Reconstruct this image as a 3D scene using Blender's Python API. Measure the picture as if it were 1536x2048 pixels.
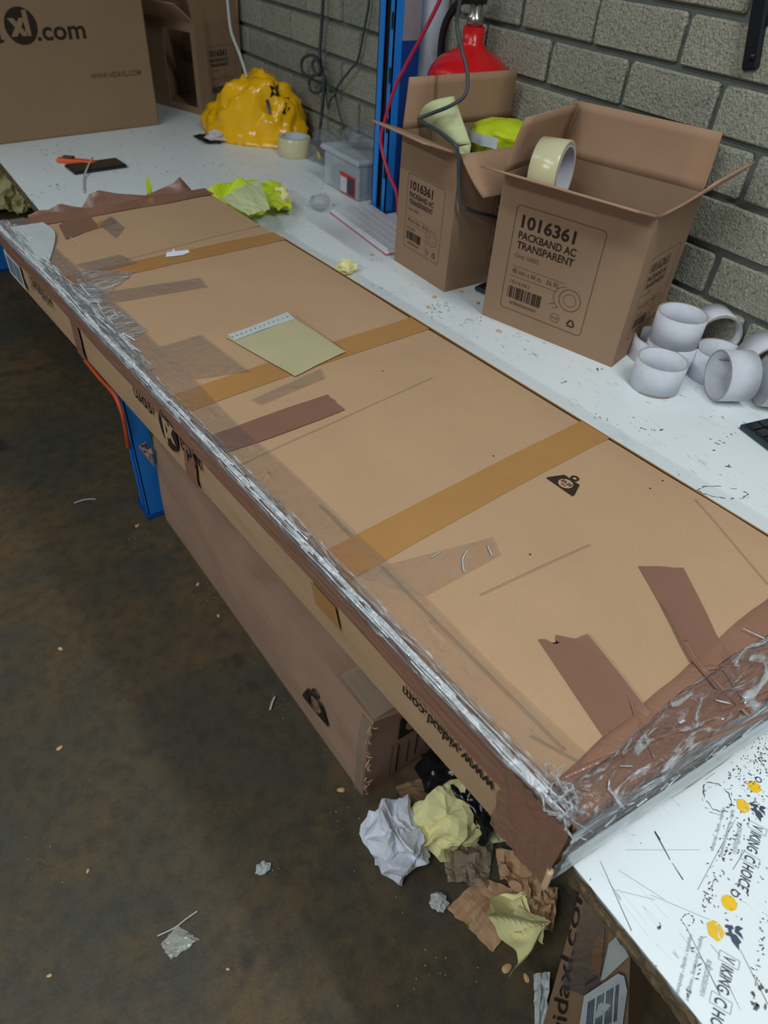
import bpy, bmesh, math, random
from mathutils import Vector, Matrix, noise
for o in list(bpy.data.objects): bpy.data.objects.remove(o, do_unlink=True)
scn = bpy.context.scene
COL = scn.collection
PI = math.pi
random.seed(7)

# ------------------------------------------------------------------ camera
FPX = 1382.68
CX, CY = 768.0, 1024.0
def _ray(px, py): return Vector((px-CX, py-CY, FPX))
_Y = _ray(-525, -320).normalized()
_Z = -_ray(650, 2560).normalized()
_X = _Y.cross(_Z).normalized()
_Y = _Z.cross(_X).normalized()
RW = Matrix((_X, _Y, _Z))                      # camera frame (right, down, forward) to world
CAM = Vector((0, 0, .6))
def _d(px, py): return RW @ _ray(px, py)
def atz(px, py, z=0.0):
    d = _d(px, py); return CAM + d*((z-CAM.z)/d.z)
def atx(px, py, x):
    d = _d(px, py); return CAM + d*((x-CAM.x)/d.x)
def aty(px, py, y):
    d = _d(px, py); return CAM + d*((y-CAM.y)/d.y)
cd = bpy.data.cameras.new('camera'); cam = bpy.data.objects.new('camera', cd); COL.objects.link(cam)
cd.sensor_fit = 'VERTICAL'; cd.sensor_height = 24; cd.sensor_width = 18
cd.lens = FPX/2048*24
cd.clip_start = .02
m3 = Matrix((RW.col[0], -RW.col[1], -RW.col[2])).transposed()
cam.matrix_world = Matrix.Translation(CAM) @ m3.to_4x4()
cd.dof.use_dof = True; cd.dof.focus_distance = .80; cd.dof.aperture_fstop = 5.2
scn.camera = cam

# ------------------------------------------------------------------ world, lamps, exposure
w = bpy.data.worlds.new('world'); scn.world = w; w.use_nodes = True
w.node_tree.nodes['Background'].inputs[0].default_value = (.80, .92, 1, 1)
w.node_tree.nodes['Background'].inputs[1].default_value = .15
def area(name, loc, target, sx, sy, power, col=(.90, .97, 1)):
    l = bpy.data.lights.new(name, 'AREA'); l.shape = 'RECTANGLE'; l.size = sx; l.size_y = sy; l.energy = power; l.color = col
    o = bpy.data.objects.new(name, l); COL.objects.link(o); o.location = loc
    o.rotation_euler = (Vector(target)-Vector(loc)).to_track_quat('-Z', 'Y').to_euler(); return o
LAMPS = [(-.75, .30, 1.95, 16), (-.75, 2.5, 1.95, 7), (-2.4, -.1, 1.95, 56), (-.75, 4.6, 1.95, 3), (.60, -.7, 1.95, 28)]
PLACES = ['above the front of the bench', 'over the aisle before the far cartons', 'over the open floor at the left', 'at the far end of the room', 'above the near end of the bench']
for i, (x, y, z, p) in enumerate(LAMPS):
    area('tube_lamp', (x, y, z), (x, y, 0), .05, 1.45, p)
scn.view_settings.view_transform = 'Standard'; scn.view_settings.look = 'None'
scn.view_settings.gamma = 1; scn.view_settings.use_curve_mapping = False
scn.view_settings.exposure = .0

# ------------------------------------------------------------------ materials
def s2l(c): return tuple(((v/255)/12.92 if v/255 <= .04045 else ((v/255+.055)/1.055)**2.4) for v in c)
class NT:
    def __init__(s, name):
        s.m = bpy.data.materials.new(name); s.m.use_nodes = True; s.t = s.m.node_tree
        s.b = s.t.nodes['Principled BSDF']; s.out = s.t.nodes['Material Output']
    def n(s, typ, **kw):
        n = s.t.nodes.new(typ)
        for k, v in kw.items():
            if k.startswith('i_'):
                key = k[2:]; key = int(key) if key.isdigit() else key.replace('_', ' ')
                n.inputs[key].default_value = v
            else: setattr(n, k, v)
        return n
    def l(s, a, b): s.t.links.new(a, b)
    def co(s, scale=(1, 1, 1), world=False):
        if world:
            g = s.n('ShaderNodeNewGeometry').outputs['Position']
        else: g = s.n('ShaderNodeTexCoord').outputs['Object']
        mp = s.n('ShaderNodeMapping'); mp.inputs['Scale'].default_value = scale; s.l(g, mp.inputs[0]); return mp.outputs[0]
    def noise(s, co, scale, detail=4, rough=.55, dist=0):
        n = s.n('ShaderNodeTexNoise', i_Scale=scale, i_Detail=detail, i_Roughness=rough, i_Distortion=dist); s.l(co, n.inputs['Vector']); return n.outputs['Fac']
    def ramp(s, fac, stops):
        r = s.n('ShaderNodeValToRGB'); e = r.color_ramp.elements
        while len(e) < len(stops): e.new(.5)
        for k, (p, c) in enumerate(stops):
            e[k].position = p; e[k].color = (*c, 1) if len(c) == 3 else c
        s.l(fac, r.inputs[0]); return r.outputs[0]
    def mix(s, fac, a, b, mode='MIX'):
        n = s.n('ShaderNodeMix', data_type='RGBA', blend_type=mode)
        for k, v in ((0, fac), (6, a), (7, b)):
            if hasattr(v, 'links') or hasattr(v, 'is_output'): s.l(v, n.inputs[k])
            else: n.inputs[k].default_value = v if k == 0 else (*v[:3], 1)
        return n.outputs[2]
    def math(s, op, a, b=0.0):
        n = s.n('ShaderNodeMath', operation=op)
        for k, v in ((0, a), (1, b)):
            if hasattr(v, 'is_output'): s.l(v, n.inputs[k])
            else: n.inputs[k].default_value = v
        return n.outputs[0]
    def bump(s, h, strength=.3, dist=.002, to=None):
        b = s.n('ShaderNodeBump', i_Strength=strength, i_Distance=dist); s.l(h, b.inputs['Height'])
        s.l(b.outputs[0], (to or s.b).inputs['Normal']); return b.outputs[0]
    def col(s, c):
        if hasattr(c, 'is_output'): s.l(c, s.b.inputs['Base Color'])
        else: s.b.inputs['Base Color'].default_value = (*c, 1)
M = {}
def plain(name, c, rough=.5, metal=0, var=.12, scale=60, bump=.1, spec=.5, lin=False):
    t = NT(name); c = c if lin else s2l(c); co = t.co()
    f = t.noise(co, scale, 3)
    t.col(t.mix(f, tuple(v*(1-var) for v in c), tuple(min(1, v*(1+var)) for v in c)))
    t.b.inputs['Roughness'].default_value = rough; t.b.inputs['Metallic'].default_value = metal
    t.b.inputs['Specular IOR Level'].default_value = spec
    if bump: t.bump(t.noise(co, scale*3, 3), bump, .001)
    M[name] = t.m; return t.m
def card(name, c, var=.13, flute=0):
    t = NT(name); c = s2l(c); co = t.co()
    a = t.noise(co, 7, 5, .6); b = t.noise(co, 240, 3, .7)
    base = t.mix(a, tuple(v*(1-var) for v in c), tuple(v*(1+var) for v in c))
    t.col(t.mix(t.math('MULTIPLY', b, .35), base, tuple(v*.62 for v in c)))
    t.b.inputs['Roughness'].default_value = .82; t.b.inputs['Specular IOR Level'].default_value = .25
    h = t.math('ADD', t.math('MULTIPLY', t.noise(co, 12, 4), 1.0), t.math('MULTIPLY', b, .12))
    t.bump(h, .35, .004); M[name] = t.m
card('cardboard', (158, 131, 100)); card('cardboard_side_lit', (184, 150, 116)); card('cardboard_old', (176, 142, 120), .2); card('cardboard_carton', (160, 130, 104)); card('cardboard_dark', (150, 122, 94))
card('cardboard_inner', (176, 140, 112)); card('cardboard_edge', (204, 172, 134))
def tape(name, c, rough=.28, stretch=(1, 1, 1), bump=.5, sc=30):
    t = NT(name); c = s2l(c); co = t.co(stretch)
    f = t.noise(co, sc*.5, 4, .6); t.col(t.mix(f, tuple(v*.82 for v in c), tuple(v*1.15 for v in c)))
    t.b.inputs['Roughness'].default_value = rough
    h = t.noise(co, sc, 5, .6, 1.2); t.bump(h, bump, .004); M[name] = t.m
tape('brown_tape', (134, 97, 80), .35, bump=.12, sc=12)
tape('brown_tape_side', (146, 106, 86), .3, (2, .25, 2), .5, 60)
tape('brown_tape_wrinkled', (142, 103, 84), .16, (1, 1, 1), .8, 26)
tape('tan_tape', (172, 126, 74), .4, bump=.12, sc=14)
def film(name, fac0, fac1, rough, scale, stretch, bump, tint=(.95, .97, 1), lo=.45, hi=.62, dist=.004, glint_white=.3):
    """clear plastic film: transparent with glossy wrinkles, whitened to paint in glints"""
    t = NT(name); co = t.co(stretch)
    n1 = t.noise(co, scale, 5, .62, 1.5); n2 = t.noise(co, scale*3.1, 3, .6, .6)
    g = t.n('ShaderNodeBsdfGlossy', i_Roughness=rough); g.inputs['Color'].default_value = (*tint, 1)
    tr = t.n('ShaderNodeBsdfTransparent'); tr.inputs[0].default_value = (.97, .97, .97, 1)
    bp = t.bump(t.math('ADD', n1, t.math('MULTIPLY', n2, .4)), bump, dist, g)
    fr = t.n('ShaderNodeFresnel', i_IOR=1.45); t.l(bp, fr.inputs['Normal'])
    r = t.n('ShaderNodeMapRange', i_1=lo, i_2=hi, i_3=fac0, i_4=fac1); t.l(n1, r.inputs[0])
    fac = t.math('ADD', r.outputs[0], fr.outputs[0])
    mx = t.n('ShaderNodeMixShader'); t.l(fac, mx.inputs[0]); t.l(tr.outputs[0], mx.inputs[1])
    df = t.n('ShaderNodeBsdfDiffuse'); df.inputs[0].default_value = (.86, .90, .92, 1); hz = t.n('ShaderNodeMixShader'); hz.inputs[0].default_value = glint_white  # white diffuse painted into the wrinkles in place of bright reflections
    t.l(g.outputs[0], hz.inputs[1]); t.l(df.outputs[0], hz.inputs[2]); t.l(hz.outputs[0], mx.inputs[2])
    t.l(mx.outputs[0], t.out.inputs[0]); M[name] = t.m
film('stretch_film', .0, .50, .13, 60, (2.4, .35, 2.4), 1.0, lo=.52, hi=.66, glint_white=.5)
film('clear_tape', .02, .07, .22, 30, (1, 1, 1), .35, glint_white=.35)
film('film_streak', .45, .9, .10, 90, (1, 1, 1), .6, glint_white=.6)
film('end_film', .0, .70, .10, 44, (.5, 1.6, 1.6), 1, lo=.52, hi=.66, glint_white=.5)
film('clear_bag', .05, .35, .15, 18, (1, 1, 1), 1)
def laminate():
    t = NT('white_laminate'); co = t.co((1, 1, 1))
    a = t.noise(co, 3.5, 5, .6)
    base = t.mix(a, s2l((222, 230, 232)), s2l((236, 243, 244)))
    # grime: thin broken streaks and smudges, part of the surface
    sm = t.noise(co, 9, 6, .72, .8)
    base = t.mix(t.math('MULTIPLY', t.ramp(sm, [(.60, (0, 0, 0)), (.75, (1, 1, 1))]), .22), base, s2l((120, 118, 110)))
    for sc, rot, amt in ((55, .5, .45), (38, 2.1, .4), (70, 1.2, .35)):
        mp = t.n('ShaderNodeMapping'); mp.inputs['Rotation'].default_value = (0, 0, rot); mp.inputs['Scale'].default_value = (1, .12, 1)
        t.l(co, mp.inputs[0]); v = t.noise(mp.outputs[0], sc, 2, .5, .35)
        d = t.math('ABSOLUTE', t.math('SUBTRACT', v, .5)); line = t.math('LESS_THAN', d, .0035)
        gate = t.math('GREATER_THAN', t.noise(co, 11+sc*.05, 2), .60)
        base = t.mix(t.math('MULTIPLY', t.math('MULTIPLY', line, gate), amt), base, s2l((90, 90, 88)))
    sp = t.noise(co, 85, 3, .5, .4); g2 = t.noise(co, 6, 3)
    spk = t.math('MULTIPLY', t.math('GREATER_THAN', sp, .70), t.math('GREATER_THAN', g2, .52))
    base = t.mix(t.math('MULTIPLY', spk, .55), base, s2l((70, 66, 60)))
    t.col(base); t.b.inputs['Roughness'].default_value = .38; t.b.inputs['Specular IOR Level'].default_value = .4
    M['white_laminate'] = t.m
laminate()
def floor_mat():
    t = NT('floor_concrete'); co = t.co()
    a = t.noise(co, 2.6, 6, .62, .3); b = t.noise(co, 11, 6, .7); c = t.noise(co, 150, 3, .7)
    base = t.ramp(a, [(.30, s2l((74, 72, 60))), (.44, s2l((86, 79, 62))), (.54, s2l((104, 86, 58))), (.75, s2l((122, 94, 58)))])
    base = t.mix(t.ramp(b, [(.38, (.6, .6, .6)), (.54, (0, 0, 0))]), base, s2l((76, 74, 64)))
    base = t.mix(t.ramp(t.noise(co, 5.3, 4), [(.66, (0, 0, 0)), (.72, (.8, .8, .8))]), base, s2l((42, 46, 46)))
    base = t.mix(t.math('MULTIPLY', t.ramp(t.noise(co, 34, 5, .7), [(.45, (0, 0, 0)), (.62, (1, 1, 1))]), .45), base, s2l((52, 50, 44)))
    base = t.mix(t.math('MULTIPLY', c, .5), base, s2l((44, 40, 34)))
    t.col(base); t.b.inputs['Specular IOR Level'].default_value = .35
    r = t.n('ShaderNodeMapRange', i_1=.3, i_2=.7, i_3=.42, i_4=.65); t.l(b, r.inputs[0]); t.l(r.outputs[0], t.b.inputs['Roughness'])
    t.bump(t.math('ADD', c, b), .35, .002); M['floor_concrete'] = t.m
floor_mat()
def brick_mat():
    t = NT('block_concrete'); oi = t.n('ShaderNodeObjectInfo')
    co0 = t.n('ShaderNodeNewGeometry').outputs['Position']
    v = t.n('ShaderNodeTexVoronoi', i_Scale=210); t.l(co0, v.inputs['Vector'])
    n1 = t.noise(co0, 190, 4, .75); n2 = t.noise(co0, 9, 4)
    base = t.mix(oi.outputs['Random'], s2l((166, 166, 150)), s2l((192, 187, 168)))
    base = t.mix(t.math('MULTIPLY', n2, .5), base, s2l((150, 148, 132)))
    pit = t.ramp(n1, [(.36, (1, 1, 1)), (.48, (0, 0, 0))])
    base = t.mix(t.math('MULTIPLY', pit, .75), base, s2l((112, 112, 100)))
    base = t.mix(t.ramp(n1, [(.56, (0, 0, 0)), (.7, (.6, .6, .6))]), base, s2l((224, 220, 204)))
    t.col(base); t.b.inputs['Roughness'].default_value = .95; t.b.inputs['Specular IOR Level'].default_value = .1
    t.bump(t.math('ADD', n1, t.math('MULTIPLY', v.outputs[0], .5)), .9, .005); M['block_concrete'] = t.m
brick_mat()
plain('mortar', (118, 124, 118), .95, var=.2, scale=40, bump=.4, spec=.1)
plain('chipboard', (104, 88, 66), .95, var=.5, scale=260, bump=1, spec=.1)
plain('blue_steel', (34, 132, 222), .4, var=.06, bump=.05)
plain('blue_steel_dark', (18, 62, 132), .45, var=.06, bump=.05)
plain('grey_steel', (150, 140, 146), .5, bump=.05)
plain('hole_black', (12, 12, 14), .8, bump=0)
plain('orange_strap', (226, 92, 40), .5)
plain('ink', (52, 42, 36), .8, var=.2, scale=200, bump=0, spec=.15)
plain('ink_light', (98, 78, 62), .8, var=.2, scale=200, bump=0, spec=.15)
plain('ink_faint', (126, 98, 76), .8, var=.1, scale=200, bump=0, spec=.15)
plain('navy_print', (62, 72, 92), .5, bump=0)
plain('grey_print', (150, 158, 162), .5, bump=0)
plain('yellow_print', (240, 190, 30), .45, bump=0)
plain('grime', (98, 96, 92), .7, bump=0)
plain('white_paper', (226, 230, 240), .8, bump=.1)
plain('label_white', (196, 202, 206), .5, bump=0)
plain('barcode', (112, 122, 134), .7, bump=0)
plain('barcode_dark', (70, 84, 104), .7, bump=0)
plain('yellow_paper', (240, 232, 168), .85, bump=.1)
plain('pale_green_paper', (204, 210, 158), .75, bump=.1)
plain('beige_pouch', (186, 176, 138), .32, var=.08, scale=20, bump=.1)
plain('kraft_paper', (186, 148, 114), .85, var=.15, scale=14, bump=.2)
plain('black_plastic', (22, 24, 28), .35, bump=.05)
plain('black_glossy', (24, 26, 28), .2, bump=.3, scale=20)
plain('dark_slate', (40, 50, 60), .4, bump=.05)
plain('yellow_bag', (244, 184, 14), .2, var=.07, scale=14, bump=.35)
plain('hi_vis', (196, 214, 30), .6, bump=.2)
plain('reflective', (210, 218, 220), .4, bump=.1)
plain('roll_film', (206, 200, 160), .22, var=.08, scale=30, bump=.06)
plain('roll_edge', (190, 176, 120), .4)
plain('core_white', (206, 208, 216), .75, bump=.05)
plain('core_edge', (170, 164, 158), .85)
plain('core_torn', (168, 140, 96), .9)
plain('red_paint', (206, 26, 28), .25, var=.04, bump=.03)
plain('red_plastic', (200, 40, 50), .5)
plain('red_cable', (196, 44, 84), .45, bump=0)
plain('grey_cable', (62, 70, 74), .5, bump=0)
plain('white_cable', (186, 186, 182), .5, bump=0)
plain('metal', (170, 165, 158), .25, metal=.9, bump=.02)
plain('yellow_plastic', (230, 196, 40), .4)
plain('white_key', (214, 220, 224), .5, bump=0)
plain('pink_case', (196, 110, 130), .5, bump=0)
plain('pipe_paint', (186, 190, 202), .5, var=.05, scale=10)
plain('shell', (206, 170, 120), .6, var=.2, scale=300)
plain('grey_film', (186, 192, 190), .6, var=.1, bump=.2)
plain('tissue', (206, 196, 196), .8)
plain('wood_brown', (104, 84, 60), .8)
plain('back_wall', (96, 100, 100), .9)
def translucent(name, c, a):
    t = NT(name); t.col(s2l(c)); t.b.inputs['Roughness'].default_value = .18; t.b.inputs['Alpha'].default_value = a
    co = t.co(); t.bump(t.noise(co, 14, 4), .6, .006); M[name] = t.m
translucent('bin_plastic', (214, 222, 228), .5); translucent('smoky_bag', (160, 166, 172), .25); translucent('milky_film', (206, 208, 196), .35)
translucent('white_shine_band', (232, 240, 242), .6); translucent('dusty_tape', (176, 156, 134), .5)

# ------------------------------------------------------------------ object helpers
FR = {}
def tag(o, label=None, cat=None, group=None, kind=None):
    if label: o['label'] = label
    if cat: o['category'] = cat
    if group: o['group'] = group
    if kind: o['kind'] = kind
    return o
def thing(name, label, cat, loc=(0, 0, 0), rz=0, group=None, rot=None):
    o = bpy.data.objects.new(name, None); COL.objects.link(o); o.location = loc
    o.rotation_euler = rot or (0, 0, rz); o.empty_display_size = .05
    FR[o.name] = (Matrix.Translation(Vector(loc)) @ o.rotation_euler.to_matrix().to_4x4())
    return tag(o, label, cat, group)
def L(root, p): return FR[root.name].inverted() @ Vector(p)
def obj(name, me, mat, parent=None, smooth=False):
    o = bpy.data.objects.new(name, me); COL.objects.link(o)
    if mat is not None and not me.materials: me.materials.append(M[mat])
    if parent is not None: o.parent = parent
    if smooth:
        for p in me.polygons: p.use_smooth = True
    return o
def mesh(verts, faces, name='m'):
    me = bpy.data.meshes.new(name); me.from_pydata([tuple(v) for v in verts], [], faces); me.update(); return me
def frombm(bm):
    me = bpy.data.meshes.new('m'); bmesh.ops.recalc_face_normals(bm, faces=bm.faces[:]); bm.to_mesh(me); bm.free(); return me
def add_box(bm, lo, hi, mtx=None, bev=0):
    r = bmesh.ops.create_cube(bm, size=1); vs = r['verts']
    c = [(a+b)/2 for a, b in zip(lo, hi)]; s = [b-a for a, b in zip(lo, hi)]
    for v in vs: v.co = Vector([v.co[k]*s[k]+c[k] for k in range(3)])
    if bev:
        es = list({e for v in vs for e in v.link_edges})
        rb = bmesh.ops.bevel(bm, geom=es, offset=bev, segments=1, profile=.5, affect='EDGES'); vs = list({v for f in rb['faces'] for v in f.verts} | {v for v in vs if v.is_valid})
    if mtx:
        for v in vs:
            if v.is_valid: v.co = mtx @ v.co
    return vs
def box(name, lo, hi, mat, parent=None, bev=0, mtx=None):
    bm = bmesh.new(); add_box(bm, lo, hi, mtx, bev); return obj(name, frombm(bm), mat, parent)
def lathe(prof, n=32, close=False):
    """profile of (r, z); rings of verts"""
    V, F = [], []
    for r, z in prof:
        for k in range(n):
            a = 2*PI*k/n; V.append((r*math.cos(a), r*math.sin(a), z))
    m = len(prof)
    for i in range(m-1 + (1 if close else 0)):
        j = (i+1) % m
        for k in range(n):
            k2 = (k+1) % n; F.append((i*n+k, i*n+k2, j*n+k2, j*n+k))
    return V, F
def spline(pts, n=10):
    pts = [Vector(p) for p in pts]; out = []
    for i in range(len(pts)-1):
        p0 = pts[max(0, i-1)]; p1 = pts[i]; p2 = pts[i+1]; p3 = pts[min(len(pts)-1, i+2)]
        for k in range(n):
            t = k/n
            out.append(.5*((2*p1)+(p2-p0)*t+(2*p0-5*p1+4*p2-p3)*t*t+(3*p1-p0-3*p2+p3)*t**3))
    out.append(pts[-1]); return out
def tube_mesh(pts, r, n=8, smooth_n=8, flat=1.0):
    P = spline(pts, smooth_n) if smooth_n > 1 else [Vector(p) for p in pts]
    V, F = [], []; up = Vector((0, 0, 1)); prev = None
    for i, p in enumerate(P):
        t = (P[min(i+1, len(P)-1)]-P[max(i-1, 0)]).normalized()
        a = prev if prev is not None else (up if abs(t.z) < .9 else Vector((1, 0, 0)))
        s = t.cross(a).normalized(); a = s.cross(t).normalized(); prev = a
        for k in range(n):
            q = 2*PI*k/n; V.append(p+s*math.cos(q)*r+a*math.sin(q)*r*flat)
    for i in range(len(P)-1):
        for k in range(n):
            k2 = (k+1) % n; F.append((i*n+k, i*n+k2, (i+1)*n+k2, (i+1)*n+k))
    F.append(tuple(range(n))[::-1]); F.append(tuple((len(P)-1)*n+k for k in range(n)))
    return mesh(V, F)
def tube(name, pts, r, mat, parent=None, n=8, sn=8, flat=1.0): return obj(name, tube_mesh(pts, r, n, sn, flat), mat, parent, True)
def grid(name, fn, nu, nv, mat, parent=None, smooth=True, thick=0):
    V = [fn(i/nu, j/nv) for j in range(nv+1) for i in range(nu+1)]
    F = [(j*(nu+1)+i, j*(nu+1)+i+1, (j+1)*(nu+1)+i+1, (j+1)*(nu+1)+i) for j in range(nv) for i in range(nu)]
    me = mesh(V, F)
    if parent is not None and parent.name.startswith('flat_parcel'):
        c_ = Vector((PW/2, PL/2, PH/2)); tot = sum(p.area*p.normal.dot(Vector(((p.center.x-c_.x)/PW, (p.center.y-c_.y)/PL, (p.center.z-c_.z)/PH))) for p in me.polygons)
        if tot < 0: me.flip_normals()
    o = obj(name, me, mat, parent, smooth)
    if thick:
        md = o.modifiers.new('thickness', 'SOLIDIFY'); md.thickness = thick; md.offset = -1
    return o
def nz(x, y=0, z=0, s=1.0): return noise.noise(Vector((x*s, y*s, z*s)))
# flat print: shapes in 2-D, placed by a mapping function (a, b) -> local point
def frame(o, x, y, off=.0004):
    o = Vector(o); x = Vector(x).normalized(); y = Vector(y).normalized(); n = x.cross(y)
    return lambda a, b: o+x*a+y*b+n*off
def poly(V, F, mp, pts):
    k = len(V); V += [mp(a, b) for a, b in pts]; F.append(tuple(range(k, k+len(pts))))
def ring(V, F, mp, c, r0, r1, n=28, a0=0, a1=2*PI, sy=1):
    k = len(V); m = n+1
    for i in range(m):
        a = a0+(a1-a0)*i/n
        for r in (r0, r1): V.append(mp(c[0]+r*math.cos(a), c[1]+r*math.sin(a)*sy))
    for i in range(n): F.append((k+2*i, k+2*i+1, k+2*i+3, k+2*i+2))
def seg(V, F, mp, p, q, w):
    p = Vector(p); q = Vector(q); d = (q-p).normalized(); s = Vector((-d.y, d.x))*w/2
    poly(V, F, mp, [tuple(p+s), tuple(p-s), tuple(q-s), tuple(q+s)])
def text(name, body, mp, x, y, width=None, size=.01, mat='ink', parent=None, bold=.0, shear=0, sub=False):
    c = bpy.data.curves.new('t', 'FONT'); c.body = body; c.size = 1; c.offset = bold; c.shear = shear; c.resolution_u = 3
    t = bpy.data.objects.new('t', c); COL.objects.link(t)
    dg = bpy.context.evaluated_depsgraph_get(); me = bpy.data.meshes.new_from_object(t.evaluated_get(dg))
    bpy.data.objects.remove(t); bpy.data.curves.remove(c)
    xs = [v.co.x for v in me.vertices]; x0, x1 = min(xs), max(xs)
    sx = (width/(x1-x0)) if width else size
    sy = size
    for v in me.vertices: v.co = mp(x+(v.co.x-x0)*sx, y+v.co.y*sy)
    me.materials.clear()
    return obj(name, me, mat, parent)
def prints(name, V, F, mat, parent): return obj(name, mesh(V, F), mat, parent)
def rrect(V, F, mp, x0, y0, x1, y1, r, w):
    for a, b in (((x0+r, y0), (x1-r, y0)), ((x0+r, y1), (x1-r, y1)), ((x0, y0+r), (x0, y1-r)), ((x1, y0+r), (x1, y1-r))): seg(V, F, mp, a, b, w)
    for cx, cy, a in ((x1-r, y1-r, 0), (x0+r, y1-r, PI/2), (x0+r, y0+r, PI), (x1-r, y0+r, 1.5*PI)): ring(V, F, mp, (cx, cy), r-w/2, r+w/2, 6, a, a+PI/2)
def barcode(V, F, mp, x0, y0, x1, y1, n=26, seed=3):
    rr = random.Random(seed); x = x0; st = (x1-x0)/n
    while x < x1-st*.3:
        w_ = st*rr.choice((.35, .6, .9)); poly(V, F, mp, [(x, y0), (x+w_, y0), (x+w_, y1), (x, y1)]); x += w_+st*rr.choice((.3, .5, .8))

# ------------------------------------------------------------------ the setting
TZ = 0.0; FLOOR = -.70; WX = 1.20
def struct(o): o['kind'] = 'structure'; return o
bm = bmesh.new(); add_box(bm, (-4, -3, FLOOR-.1), (WX+.12, 5.2, FLOOR)); struct(obj('floor', frombm(bm), 'floor_concrete'))
wr = struct(box('wall_right', (WX, -3, FLOOR), (WX+.12, 5.2, 2.1), 'mortar'))
struct(box('wall_back', (-4, 5.2, FLOOR), (WX+.12, 5.3, 2.1), 'back_wall'))
struct(box('ceiling', (-4, -3, 2.1), (WX+.12, 5.3, 2.2), 'back_wall'))
for (x, y, z, p), pl in zip(LAMPS, PLACES):
    t = thing('tube_light_housing', 'long white fluorescent light housing '+pl, 'light fitting', (x, y, 2.1), group='fluorescent ceiling lights')
    box('housing', (-.09, -.75, -.08), (.09, .75, 0), 'core_white', t, .01)
# blocks in the wall: course 81 mm, length 197 mm (as seen), joints recessed
CO, BL, JT = .0815, .197, .0105
variants = []
for s in range(4):
    bm = bmesh.new(); hx, hy, hz = .014, (BL-JT)/2, (CO-JT)/2
    rr = random.Random(s)
    # outline with worn corners, front face proud of mortar
    pts = []
    for cy, cz, a0 in ((hy, hz, 0), (-hy, hz, 1), (-hy, -hz, 2), (hy, -hz, 3)):
        sg = [(1, 1), (-1, 1), (-1, -1), (1, -1)][a0]; r = .0015+.0035*rr.random()
        q = [(cy, cz-sg[1]*r), (cy-sg[0]*r, cz)]
        if a0 % 2: q.reverse()
        pts += q
    pts.insert(2, (0+rr.uniform(-.03, .03), hz-.0015*rr.random())); 
    n = len(pts)
    f0 = [bm.verts.new((0, y, z)) for y, z in pts]
    f1 = [bm.verts.new((-.008, y*1.0, z*1.0)) for y, z in pts]
    f2 = [bm.verts.new((-.012-.002*rr.random(), y*(1-.003/hy), z*(1-.003/hz))) for y, z in pts]
    for A, B in ((f0, f1), (f1, f2)):
        for k in range(n): bm.faces.new((A[k], A[(k+1) % n], B[(k+1) % n], B[k]))
    bm.faces.new(f2); me = frombm(bm); me.materials.append(M['block_concrete']); variants.append(me)
rb = random.Random(5)
for k in range(-1, 9):
    z = -.0845+CO*(k+.5)+.0815*1
    z = .078-CO+CO*(k+.5)
    for j in range(-1, 21):
        y = .067+BL*j+(BL/2 if k % 2 else 0)+.005
        if y < -.1 or y > 4.2: continue
        if k > 6 and y > 1.9: continue
        o = bpy.data.objects.new('brick', variants[rb.randrange(4)]); COL.objects.link(o); o.parent = wr
        o.location = (WX+.001-.002*rb.random(), y+rb.uniform(-.002, .002), z+rb.uniform(-.0012, .0012)); o.rotation_euler = (rb.uniform(-.006, .006), 0, rb.uniform(-.008, .008))

# ------------------------------------------------------------------ workbench
TX0, TX1, TY0, TY1 = .288, 1.155, -.75, 3.35
wb = thing('workbench', 'long white laminate packing bench on blue steel legs', 'workbench', (TX0, 0, FLOOR))
def WL(x, y, z): return Vector((x-TX0, y, z-FLOOR))
top = box('tabletop', tuple(WL(TX0+.003, TY0, -.018)), tuple(WL(TX1, TY1, 0)), 'white_laminate', wb)
# torn chipboard front edge
def edge_fn(s, t):
    y = TY0+(TY1-TY0)*s
    z = -.0205+.021*t
    r = .0035*nz(y*70, t*3, 1)+.002*nz(y*190, t*5, 4)
    if t > .9: r = r*.8+.0005; 
    return WL(TX0+.001-max(-.003, r)*1.3-.002*math.sin(PI*t), y, z+(.0008*nz(y*90, 3, 3) if t > .5 else 0))
o = grid('chipboard_edge', edge_fn, 900, 5, 'chipboard', wb, False)
o['label'] = 'torn brown chipboard edge'
def post_leg(y, x=.306):
    o = None
    bm = bmesh.new()
    for lo, hi in (((x, y-.032, FLOOR), (x+.045, y-.029, -.018)), ((x, y+.029, FLOOR), (x+.045, y+.032, -.018)), ((x, y-.032, FLOOR), (x+.003, y-.012, -.018)), ((x, y+.012, FLOOR), (x+.003, y+.032, -.018)), ((x+.02, y-.03, FLOOR), (x+.023, y+.03, -.018))):
        add_box(bm, tuple(WL(*lo)), tuple(WL(*hi)))
    l = obj('leg', frombm(bm), 'blue_steel', wb)
    box('foot_plate', tuple(WL(x-.008, y-.045, FLOOR)), tuple(WL(x+.055, y+.045, FLOOR+.005)), 'blue_steel_dark', l)
for y in (1.50, -.68, 3.3): post_leg(y); post_leg(y, 1.09)
box('cross_beam', tuple(WL(.35, 1.49, -.10)), tuple(WL(1.09, 1.51, -.04)), 'blue_steel_dark', wb)
bbm = box('cross_beam', tuple(WL(.35, 3.29, -.62)), tuple(WL(1.09, 3.31, -.56)), 'blue_steel_dark', wb)
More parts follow.
